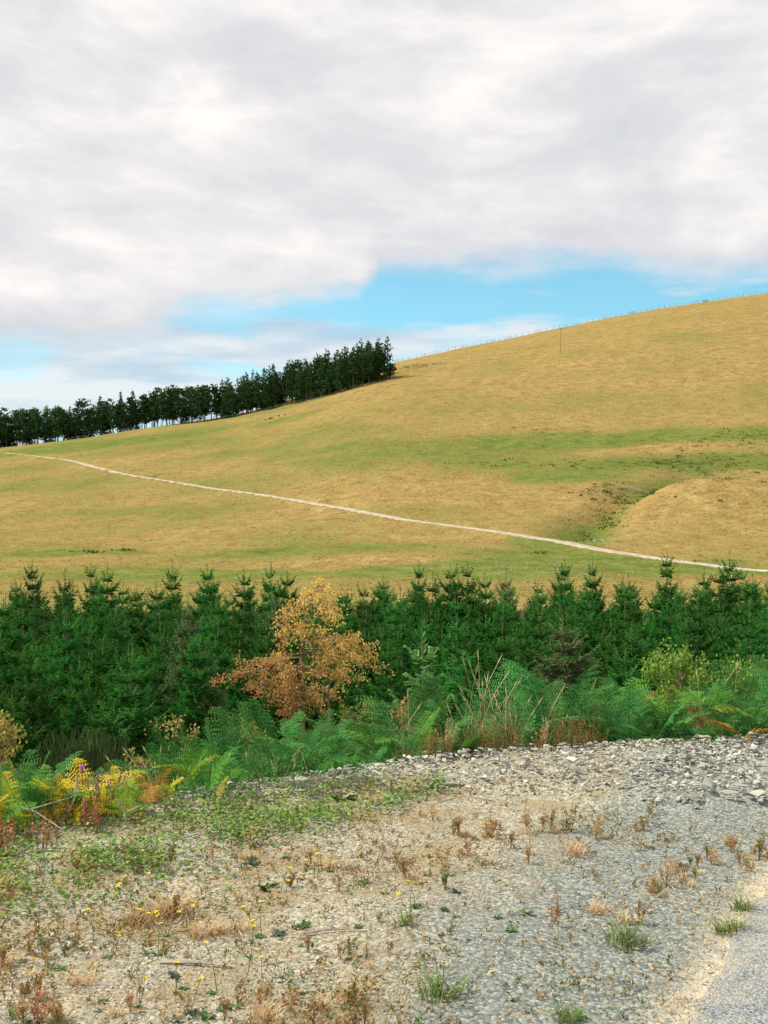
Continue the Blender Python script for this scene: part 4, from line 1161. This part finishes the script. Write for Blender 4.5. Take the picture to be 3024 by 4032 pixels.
m_stick = plain('bare_dead_wood', (.30, .26, .20), (.52, .47, .38), 10)
def stick(px, Y, pts, rad, label, twigs=(), lift=.0):
    x, y = B(px, Y); g = Geo()
    tube(g, pts, np.linspace(rad, rad * .35, len(pts)), 5)
    for q in twigs: tube(g, q, np.linspace(rad * .5, rad * .2, len(q)), 4)
    tag(put('dead_branch', g.mesh('dead_branch', m_stick), None, (x, y, hz(x, y) + lift)), label, 'stick')
stick(60, 5.7, [(-.30, .1, .26), (-.12, .05, .13), (.04, 0, .10), (.20, -.05, .02)], .009, 'bare forked dead branch leaning at the left edge under the ferns', [[(-.12, .05, .13), (-.14, 0, -.02)], [(.04, 0, .1), (.0, .05, -.02)], [(.0, 0, .105), (.22, .06, .16)]])
stick(168, 5.75, [(.0, 0, .28), (-.01, 0, .16), (-.08, 0, .02)], .008, 'dark thin upright stick leaning in front of the golden bracken')
stick(270, 5.75, [(-.03, 0, .16), (.0, 0, .09), (.03, 0, -.02)], .006, 'short pale broken stick by the red willowherb', [[(.0, 0, .09), (.09, 0, .13)]])
stick(330, 4.45, [(-.14, .0, .008), (-.06, .03, .022), (.03, .08, .03), (.13, .11, .035)], .012, 'pale curved dead branch lying on the gravel at the left')
stick(430, 3.98, [(-.14, .02, .008), (0, .0, .014), (.14, -.02, .006)], .009, 'pale flat weathered stick in the lower left gravel')
stick(735, 4.3, [(-.14, -.02, .006), (-.02, .01, .012), (.12, -.01, .01)], .006, 'thin pale twig in the dry grass left of centre')
stick(760, 5.05, [(-.05, 0, .006), (.04, .02, .012)], .011, 'short pale wood chip on the gravel left of centre')
stick(1000, 6.2, [(-.14, -.05, .05), (0, 0, .07), (.18, .02, .04), (.3, 0, .02)], .006, 'brown arched bramble stem lying below the stones')

# ------------------------------------------------------------------ bank of broken slate
def on_bank(x, y, lo=0.0):
    return (y > np.interp(x, BANK_NEAR[:, 0], BANK_NEAR[:, 1], left=99) + lo) & (y < crest_y(x) + .28)
g = Geo(); n = 30000
X, Y = rnd(-1.3, 4.3, n), rnd(5.8, 8.6, n)
lo_ = np.interp(X, BANK_NEAR[:, 0], BANK_NEAR[:, 1], left=99)
keep = on_bank(X, Y, 0) & (np.abs(X) < .37 * Y + .3) & (rnd(0, 1, n) < .25 + .75 * sstep(0, .3, Y - lo_))
X, Y = X[keep], Y[keep]; n = len(X)
S = np.exp(RNG.normal(math.log(.024), .45, n)); S = np.clip(S, .010, .065)
Zs = height(X, Y) + rnd(-.01, .035, n)
scatter_stones(g, HULLS, np.stack([X, Y, Zs], 1), S, np.clip(RNG.normal(.62, .15, n), .05, 1), .20)
bank = put('stone_bank', g.mesh('stone_bank', m_stone)); tag(bank, kind='structure')
STONE_ME = []
for s in range(14):
    V, F = HULLS[s]; g = Geo(); g.add(V, F, np.clip(.35 + .5 * (s / 13), 0, 1) if s % 5 else .08)
    STONE_ME.append(g.mesh('stone', m_stone))
i = 0
while i < 290:
    x, y = random.uniform(-1.1, 3.2), random.uniform(5.9, 8.3)
    if not on_bank(np.array([x]), np.array([y]), .06)[0] or abs(x) > .365 * y: continue
    s = min(.11, .040 * math.exp(abs(random.gauss(0, .42))))
    put('stone', random.choice(STONE_ME), bank, (x, y, hz(x, y) + .032 + random.uniform(0, .02)), (random.gauss(0, .16), random.gauss(0, .16), random.uniform(0, 6.28)), (s * random.uniform(.9, 1.5), s, s * random.uniform(.7, 1.1)))
    i += 1
for px, Y, s, rot, lab in [(1530, 7.25, .17, (.25, .5, .3), 'large tilted dark slate slab'), (1480, 7.0, .20, (.1, .2, 1.2), None), (655, 6.5, .15, (.3, .1, 0), None), (965, 6.62, .20, (.2, -.2, .5), None), (1225, 7.3, .15, (.1, .3, .2), None), (1500, 6.15, .17, (.4, .2, .8), None), (1568, 6.2, .16, (0, .1, .3), None), (1630, 6.2, .20, (.05, .1, 2), None)]:
    x, y = B(px, Y)
    o = put('stone', random.choice(STONE_ME), bank, (x, y, hz(x, y) + .04), rot, (s * .95, s * .7, s * .5))
    if lab: o['label'] = lab

# ------------------------------------------------------------------ loose gravel over the yard
m_gravel, N = material('loose_gravel')
geo = N.new('ShaderNodeNewGeometry'); n_ = N.noise(geo.outputs['Position'], 180, 3, .7)
c_ = N.mix(N.attr('tan'), N.ramp(N.attr('v'), [(.0, (.085, .10, .105)), (.4, (.175, .195, .175)), (.75, (.28, .295, .265)), (1, (.46, .48, .44))]),
           N.ramp(N.attr('v'), [(.0, (.125, .118, .085)), (.35, (.305, .288, .22)), (.7, (.455, .43, .34)), (1, (.66, .63, .54))]))
c_ = N.mix(.25, c_, N.mix(n_, (.15, .14, .11), (.55, .52, .45)))
finish(N, c_, .95, 0, n_, .002, .6, spec=.15)
g = Geo(); n = 85000
Yg = 3.05 + (rnd(0, 1, n) ** 1.15) * 4.1; Xg = rnd(-.385, .385, n) * Yg
road_side = Xg - np.interp(Yg, ROAD_EDGE[:, 1], ROAD_EDGE[:, 0])
keep = (~on_bank(Xg, Yg, .1)) & (Yg < crest_y(Xg) + .1) & ((road_side < -.02) | (rnd(0, 1, n) < .12)) & (rnd(0, 1, n) < .35 + .65 * sstep(.30, .62, fnoise(Xg, Yg, 2.0, 21)))
Xg, Yg, road_side = Xg[keep], Yg[keep], road_side[keep]; n = len(Xg)
tn = tan_amount(Xg, Yg)
S = np.exp(RNG.normal(math.log(.0080), .42, n)) * (1 + .40 * (tn > .5)); S = np.clip(S, .004, .030); S[road_side > -.02] *= .7
Zg = height(Xg, Yg) + S * .04 + np.where(road_side > 0, .02, 0)
scatter_stones(g, PEBS, np.stack([Xg, Yg, Zg], 1), S, np.clip(RNG.normal(.52, .17, n), 0, 1), .22)
V = np.concatenate(g.V); A = np.concatenate(g.A)
me = mesh_np('gravel', V, g.F, m_gravel, {'v': A, 'tan': tan_amount(V[:, 0], V[:, 1])})
tag(put('gravel', me), kind='stuff')

# ------------------------------------------------------------------ low green leaves along the inner edge of the stones
def strip_density(x, y):
    P = np.array([(-2.6, 4.75), (-1.75, 4.95), (-1.2, 5.30), (-.75, 5.72), (-.2, 6.1), (.30, 6.55)])
    d, p = seg_dist(x, y, P)
    w = np.interp(p, [0, 1, 2, 3, 4, 5], [.52, .50, .50, .36, .18, .10])
    d2, _ = seg_dist(x, y, np.array([(-2.2, 5.4), (-1.5, 5.75), (-.95, 6.05), (-.5, 6.28), (-.1, 6.4)]))
    return np.maximum(np.exp(-(d / w) ** 2 * 1.3), .75 * np.exp(-(d2 / .22) ** 2)) * (.25 + .75 * sstep(.36, .58, fnoise(x, y, 3.0, 31)))
n = 85000
X, Y = rnd(-2.6, .7, n), rnd(3.9, 7.0, n)
keep = rnd(0, 1, n) < strip_density(X, Y) * .8
X, Y = X[keep], Y[keep]; n = len(X)
Hh = np.abs(RNG.normal(0, .035, n)) + .008 + .07 * (rnd(0, 1, n) < .12) * rnd(0, 1, n)
P = np.stack([X, Y, height(X, Y) + Hh], 1)
D = rdir(n); D[:, 2] = np.abs(D[:, 2]) * .3
nrm = RNG.normal(0, .45, (n, 3)) + np.array([0, 0, 1.0])
g = Geo(); sz = rnd(.010, .030, n)
leaves(g, P, D, nrm, sz, sz * .38, np.clip(.45 + RNG.normal(0, .25, n), 0, 1), .12 * sz[:, None])
m_cover, N = material('creeping_leaves')
v = N.attr('v'); geo = N.new('ShaderNodeNewGeometry')
c = N.mix(v, (.045, .145, .020), (.24, .40, .06))
c = N.mix(N.math('MULTIPLY', N.step(.50, .62, N.noise(geo.outputs['Position'], 5.0, 4, .6)), .8), c, (.34, .26, .08))
finish(N, c, .6, .22)
tag(put('creeping_leaves', g.mesh('creeping_leaves', m_cover)), kind='stuff')
# thin straw litter, dead seedlings and short sprouts everywhere on the gravel
def litter_density(x, y):
    return (.18 + .9 * sstep(.45, .68, fnoise(x, y, 1.5, 51))) * np.where(tan_amount(x, y) > .5, 1.0, .40)
n = 26000
Yl = 3.1 + rnd(0, 1, n) ** 1.1 * 4.0; Xl = rnd(-.38, .38, n) * Yl
rs = Xl - np.interp(Yl, ROAD_EDGE[:, 1], ROAD_EDGE[:, 0])
ed = np.exp(-((rs + .10) / .10) ** 2)
keep = (rnd(0, 1, n) < litter_density(Xl, Yl) * .42 + ed * .42) & (rs < .03) & ~on_bank(Xl, Yl, .05) & (Yl < crest_y(Xl))
Xl, Yl, ed = Xl[keep], Yl[keep], ed[keep]; n = len(Xl)
P = np.stack([Xl, Yl, height(Xl, Yl) + rnd(.003, .012, n)], 1)
D = rdir(n); D[:, 2] = np.abs(D[:, 2]) * .25
g = Geo(); L = rnd(.012, .06, n)
leaves(g, P, D, RNG.normal(0, .5, (n, 3)) + [0, 0, 1.0], L, .0022, rnd(0, 1, n))
tag(put('straw_litter', g.mesh('straw_litter', m_straw_warm)), kind='stuff')
n = 15000
Yl = 3.1 + rnd(0, 1, n) ** 1.05 * 3.6; Xl = rnd(-.38, .38, n) * Yl
rs = Xl - np.interp(Yl, ROAD_EDGE[:, 1], ROAD_EDGE[:, 0])
keep = (rnd(0, 1, n) < litter_density(Xl + 9, Yl)) & (rs < -.12) & ~on_bank(Xl, Yl, .12) & (Yl < crest_y(Xl) - .1)
Xl, Yl = Xl[keep], Yl[keep]; n = len(Xl)
q = 7; base = np.repeat(np.stack([Xl, Yl, height(Xl, Yl)], 1), q, 0)
hh = np.repeat(rnd(.012, .06, n), q)
P = base + np.stack([RNG.normal(0, .006, n * q), RNG.normal(0, .006, n * q), rnd(0, 1, n * q) * hh * .7], 1)
D = unit(RNG.normal(0, .6, (n * q, 3)) + [0, 0, .6])
for nm, mt, sel in (('dry_seedlings', m_brown, 0), ('olive_seedlings', m_weed_olive, 1), ('green_seedlings', m_weed, 2)):
    kind_ = np.repeat(RNG.choice(3, n, p=[.45, .33, .22]), q) == sel
    g = Geo(); leaves(g, P[kind_], D[kind_], rdir(kind_.sum()), rnd(.010, .026, kind_.sum()), .0032, rnd(0, 1, kind_.sum()))
    tag(put(nm, g.mesh(nm, mt)), kind='stuff')

# ------------------------------------------------------------------ single weeds on the gravel
def rosette(seed, n, R, up=.35, w=.24):
    r = np.random.default_rng(seed); g = Geo()
    for i in range(n):
        a = r.uniform(0, 6.28); L = R * r.uniform(.5, 1.1); u_ = r.uniform(.05, up * 2)
        d = np.array([np.cos(a), np.sin(a), u_]); s = np.array([-np.sin(a), np.cos(a), 0]) * L * w
        mid = d * L * .5; tip = d * L * .95 - np.array([0, 0, u_ * L * .45])
        g.add([[0, 0, .0], mid * .5 + s * .5, mid + s, tip, mid - s, mid * .5 - s * .5], [np.array([[0, 1, 2, 5], [5, 2, 3, 4]]) * 1], r.uniform(0, 1))
    return g
ROS = [rosette(200 + s, 16 + s % 5 * 3, .042 + .010 * (s % 3), .30 + .15 * (s % 2), .11 + .03 * (s % 3)) for s in range(7)]
ROS_ME = [q.mesh('rosette_weed', m_weed) for q in ROS]
def airy(seed, h, n, w, leaf):
    r = np.random.default_rng(seed); sg, lg = Geo(), Geo()
    for i in range(n):
        a = r.uniform(0, 6.28); q = w * r.uniform(.1, 1); H = h * r.uniform(.55, 1.1); t = np.linspace(0, 1, 5)[:, None]
        line = np.array([np.cos(a), np.sin(a), 0]) * q * t ** .7 + np.array([0, 0, H]) * t
        tube(sg, line, np.linspace(.0016, .0006, 5), 3, .3)
        for k in range(5):
            tt = r.uniform(.3, 1); p = np.array([np.interp(tt, t[:, 0], line[:, c]) for c in range(3)])
            d = unit(r.normal(0, .7, (1, 3)) + [0, 0, .7])[0]; L = h * r.uniform(.12, .3); e = p + d * L
            tube(sg, np.stack([p, e]), [.0008, .0005], 3, .5)
            m = 7; u_ = r.uniform(.2, 1.05, m)[:, None]
            leaves(lg, p + d * L * u_ + r.normal(0, .002, (m, 3)), unit(r.normal(0, .7, (m, 3)) + [0, 0, .5]), rdir(m), leaf * r.uniform(.5, 1.2, m), leaf * .2, r.uniform(0, 1, m))
    return sg, lg
DRYW = []
for s in range(8):
    sg, lg = airy(230 + s, .085 + .022 * (s % 3), 4 + s % 4, .045, .012)
    DRYW.append((sg.mesh('dry_weed_stems', m_brown), lg.mesh('dry_weed_leaves', m_brown)))
TUFT_ME = []
for s in range(6):
    g = Geo(); blades(g, 46 + 8 * s, .030 + .006 * s, .075 + .012 * (s % 3), np.random.default_rng(240 + s), .65, .0020, curve=.5)
    TUFT_ME.append(g.mesh('grass_tuft', m_straw_warm))
def stalk(seed, h):
    r = np.random.default_rng(seed); g = Geo(); b = r.normal(0, .12, 2)
    t = np.linspace(0, 1, 5)[:, None]; line = np.array([b[0], b[1], 1.0]) * h * t + np.array([b[0], b[1], 0]) * h * t ** 3
    tube(g, line, np.linspace(.0015, .0010, 5), 3, .4)
    f = Geo(); k = 13
    a = np.arange(k) / k * 6.283; e = line[-1]
    D = np.stack([np.cos(a), np.sin(a), .35 + .0 * a], 1)
    leaves(f, np.repeat(e[None], k, 0), D, np.repeat([[0, 0, 1.0]], k, 0), .0105, .0032, r.uniform(0, 1, k))
    leaves(f, np.repeat(e[None], k, 0), D * [1, 1, 2.2], np.repeat([[0, 0, 1.0]], k, 0), .007, .0028, r.uniform(0, 1, k))
    return g.mesh('flower_stem', m_weed), f.mesh('flower_head', m_petal)
STALK = [stalk(260 + s, .07 + .02 * s) for s in range(4)]
BOTTOM = 2212.0
def yard_xy(px, py):
    """point of the flat yard for a bearing px and a dip py (1659ths of the frame width)"""
    Y = 1.59 / ((py * 768 / 1659 - 523) / 1098)
    return B(px, Y)
def where(px, py):
    d = 'close to the camera' if py > 2060 else ('in the middle of the gravel' if py > 1890 else 'near the stones')
    s = 'at the left' if px < 430 else ('left of centre' if px < 800 else ('right of centre' if px < 1200 else 'towards the lane'))
    return f'{s} {d}'
def rosette_weed(px, py, s, mat, label=None, group='small green weeds in the gravel'):
    x, y = yard_xy(px, py)
    nm = 'dark green' if mat == m_weed_dark else ('greyish green' if mat == m_brk else 'green')
    o = put('rosette_weed', random.choice(ROS_ME), None, (x, y, hz(x, y)), (random.gauss(0, .05), random.gauss(0, .05), random.uniform(0, 6.28)), s, mat)
    tag(o, label or f'{nm} rosette weed {where(px, py)}', 'weed', None if label else group)
def dry_weed(px, py, s, mat, label=None, group='dried upright weeds in the gravel'):
    x, y = yard_xy(px, py)
    a, b = random.choice(DRYW)
    o = empty('dry_weed', (x, y, hz(x, y)), random.uniform(0, 6.28), s)
    nm = {m_brown: 'brown', m_weed_olive: 'olive', m_red: 'reddish', m_straw_warm: 'tan', m_weed: 'green'}[mat]
    tag(o, label or f'upright {nm} dried weed {where(px, py)}', 'weed', None if label else group)
    put('stems', a, o, mat=m_brown); put('leaves', b, o, mat=mat)
def tuft(px, py, s, mat, label=None, group='dry grass tufts in the gravel'):
    x, y = yard_xy(px, py)
    o = put('grass_tuft', random.choice(TUFT_ME), None, (x, y, hz(x, y)), (0, 0, random.uniform(0, 6.28)), s, mat)
    nm = {m_straw_warm: 'tan', m_straw: 'pale straw', m_grass: 'green'}[mat]
    tag(o, label or f'{nm} grass tuft {where(px, py)}', 'grass', None if label else group)
def hawkbit(px, py, n, label=None, s=1.0):
    x, y = yard_xy(px, py)
    o = empty('yellow_wildflower', (x, y, hz(x, y)), random.uniform(0, 6.28), s * random.uniform(.85, 1.15))
    tag(o, label or f'{"single" if n == 1 else "few-headed"} yellow wildflower {where(px, py)}', 'flower', None if label else 'yellow wildflowers in the gravel')
    put('leaves', random.choice(ROS_ME), o, scale=random.uniform(.35, .6))
    for i in range(n):
        a, b = random.choice(STALK); loc = (random.gauss(0, .014), random.gauss(0, .014), 0); rot = (random.gauss(0, .22), random.gauss(0, .22), random.uniform(0, 6.28))
        put('stem', a, o, loc, rot); put('flower_head', b, o, loc, rot)
def free(px, py):
    x, y = yard_xy(px, py)
    if x - np.interp(y, ROAD_EDGE[:, 1], ROAD_EDGE[:, 0]) > -.10: return False
    return not on_bank(np.array([x]), np.array([y]), .02)[0] and y < crest_y(x) - .3
# ones that stand out
tuft(345, 1965, 1.5, m_straw_warm, 'large dry tan grass patch on the left gravel by a yellow flower'); tuft(385, 1960, 1.5, m_straw_warm, 'dry tan grass adjoining the large left patch on its right')
tuft(310, 1985, 1.0, m_straw_warm, 'low dry grass at the left foot of the large tan patch'); tuft(470, 2005, 1.1, m_straw_warm, 'wide low tan grass patch right below the large left patch'); tuft(520, 1998, 1.0, m_straw_warm, 'low tan grass ending the second dry patch on its right')
tuft(430, 2012, 1.1, m_straw_warm, 'low tan grass starting the second dry patch on its left')
tuft(1350, 2030, 1.25, m_grass, 'green grass tuft with a yellow flower alone on the grey gravel near the lane'); tuft(1345, 1985, 1.0, m_straw, 'straw-coloured dry grass behind the green tuft near the lane'); dry_weed(1375, 1992, 1.0, m_brown, 'brown dead stems behind the green tuft near the lane')
hawkbit(1362, 2018, 2, 'yellow flower in the lone green tuft near the lane')
tuft(1590, 2000, .9, m_grass, 'wide flat green grass tuft on the lane edge'); tuft(1560, 2010, .8, m_grass, 'small green grass beside the wide tuft on the lane edge'); tuft(1600, 1955, 1.0, m_grass, 'green and straw tuft higher up on the lane edge')
tuft(950, 2140, 1.2, m_grass, 'green tuft with two yellow flowers in the near gravel right of centre'); hawkbit(940, 2135, 2, 'yellow flowers standing in the near green tuft right of centre', 1.3)
hawkbit(1215, 2185, 1, 'yellow flower at the bottom edge near the grey gravel'); tuft(1220, 2200, .8, m_grass, 'green grass under the yellow flower at the bottom edge')
rosette_weed(655, 1992, 1.0, m_weed, 'large bright green leafy weed left of the picture middle'); rosette_weed(600, 2005, .85, m_weed_dark, 'dark green leafy weed just left of the large bright one')
rosette_weed(575, 1910, 1.1, m_weed, 'flat bright green mat weed with a yellow flower left of centre'); rosette_weed(547, 1862, 1.1, m_weed_dark, 'dark green plant with an orange flower below the green strip')
rosette_weed(742, 1722, 2.0, m_weed_dark, 'dark bushy green weed in front of the stones'); rosette_weed(240, 1745, 2.2, m_weed, 'broad-leaved yellow-green plant at the left end of the strip')
x, y = yard_xy(547, 1862); o = empty('orange_flower', (x, y, hz(x, y)), 0, 1.5); tag(o, 'orange flower over the dark green plant below the strip', 'flower'); put('stem', STALK[1][0], o); put('flower_head', STALK[1][1], o, mat=m_orange)
dry_weed(85, 2200, 1.3, m_red, 'red-leaved dead weed at the lower left corner'); rosette_weed(625, 2155, 1.1, m_red, 'red-leaved rosette near the bottom, left of centre')
for px, py, s in [(1225, 1790, 1.8), (1050, 1800, 1.5), (1130, 1790, 1.6), (985, 1800, 1.4), (1180, 1790, 1.4), (1380, 1790, 1.4), (1290, 1795, 1.2), (930, 1760, 1.2), (1020, 1840, 1.3), (1395, 1760, 1.2), (880, 1890, 1.2), (865, 1870, 1.3), (1500, 1870, 1.2), (1540, 1850, 1.2), (1480, 1900, 1.1), (1590, 1840, 1.2), (1640, 1850, 1.3), (1615, 1865, 1.1), (1405, 1925, 1.2), (1430, 1905, 1.1), (1460, 1885, 1.2), (1420, 1930, 1.0)]:
    dry_weed(px + random.uniform(-9, 9), py + random.uniform(-7, 7), s * random.uniform(.5, .9), random.choices([m_brown, m_weed_olive, m_straw_warm], [.35, .35, .3])[0])
    dry_weed(px + random.uniform(-22, 22), py + random.uniform(-9, 9), s * random.uniform(.3, .7), random.choices([m_brown, m_weed_olive, m_straw_warm, m_weed], [.3, .3, .25, .15])[0])
    tuft(px + random.uniform(-20, 20), py + random.uniform(-8, 8), s * .42, random.choice([m_straw_warm, m_straw]))
for px, py in [(300, 1955), (330, 1925), (420, 1975), (205, 2018), (280, 2015), (365, 2010), (235, 2060), (345, 2055), (560, 2010), (555, 1925), (605, 1918), (700, 1875), (715, 1880), (655, 1895), (880, 1980), (900, 1960), (60, 2130), (400, 2130), (460, 2140), (540, 2110), (610, 2100), (415, 2195), (300, 2170), (110, 1880), (350, 1880), (830, 1930), (1110, 2155)]:
    hawkbit(px, py, random.choice([1, 1, 2, 3]))
cnt = [0, 0, 0]
while sum(cnt) < 175:
    px, py = random.uniform(5, 1500), 1770 + 440 * random.random() ** .8
    if not free(px, py): continue
    tn = tan_amount(np.array([yard_xy(px, py)[0]]), np.array([yard_xy(px, py)[1]]))[0]
    if random.random() > .22 + .78 * tn: continue
    wx_, wy_ = yard_xy(px, py)
    if random.random() > .12 + 1.3 * sstep(.42, .62, fnoise(wx_, wy_, 2.3, 77)): continue
    k = random.choices([0, 1, 2], [.42, .43, .15])[0]
    if k == 0: rosette_weed(px, py, random.uniform(.3, .72), random.choices([m_weed, m_weed_dark, m_brk], [.45, .35, .2])[0])
    elif k == 1: dry_weed(px, py, random.uniform(.35, .95), random.choices([m_brown, m_weed_olive, m_straw_warm, m_red, m_weed], [.34, .32, .16, .03, .15])[0])
    else: tuft(px, py, random.uniform(.45, 1.0), random.choices([m_straw_warm, m_straw, m_grass], [.5, .2, .3])[0])
    cnt[k] += 1
# tall thin straws close to the camera
for px, py, h, l, lab in [(570, 2200, .16, .05, 'thin straw stem at the bottom left of centre'), (725, 2150, .20, .10, 'long pale grass straw leaning right near the bottom'), (800, 2110, .24, -.02, 'tall upright pale straw left of the near green tuft'),
                          (830, 2200, .17, .05, 'slanting straw below the near green tuft'), (945, 2200, .12, .02, 'short straw at the bottom middle'), (1020, 2180, .20, .06, 'thin leaning straw right of the near green tuft'), (1330, 1985, .13, -.02, 'thin straw behind the lone tuft near the lane')]:
    x, y = yard_xy(px, min(py, 2205)); g = Geo()
    tube(g, [(0, 0, 0), (l * .4, .01, h * .55), (l * 1.1, .02, h)], [.0018, .0015, .0008], 3, .7)
    brushes(g, [[l * .9, .016, h * .85]], [[l * 1.2, .025, h * 1.08]], .003, .6)
    tag(put('grass_straw', g.mesh('grass_straw', m_straw), None, (x, y, hz(x, y))), lab, 'grass')

# look-alikes that still share a label are told apart by their order from the left
ORD = ['first', 'second', 'third', 'fourth', 'fifth', 'sixth', 'seventh', 'eighth', 'ninth', 'tenth', 'eleventh', 'twelfth', 'thirteenth', 'fourteenth', 'fifteenth', 'sixteenth', 'seventeenth', 'eighteenth', 'nineteenth', 'twentieth']
same = {}
for o in bpy.data.objects:
    if o.parent is None and o.get('label') and o.get('group'):
        same.setdefault(o['label'], []).append(o)
for lab, obs in same.items():
    if 1 < len(obs) <= 20:
        for k, o in enumerate(sorted(obs, key=lambda q: q.location.x / max(q.location.y, .1))):
            o['label'] = f'{lab}, {ORD[k]} from left'
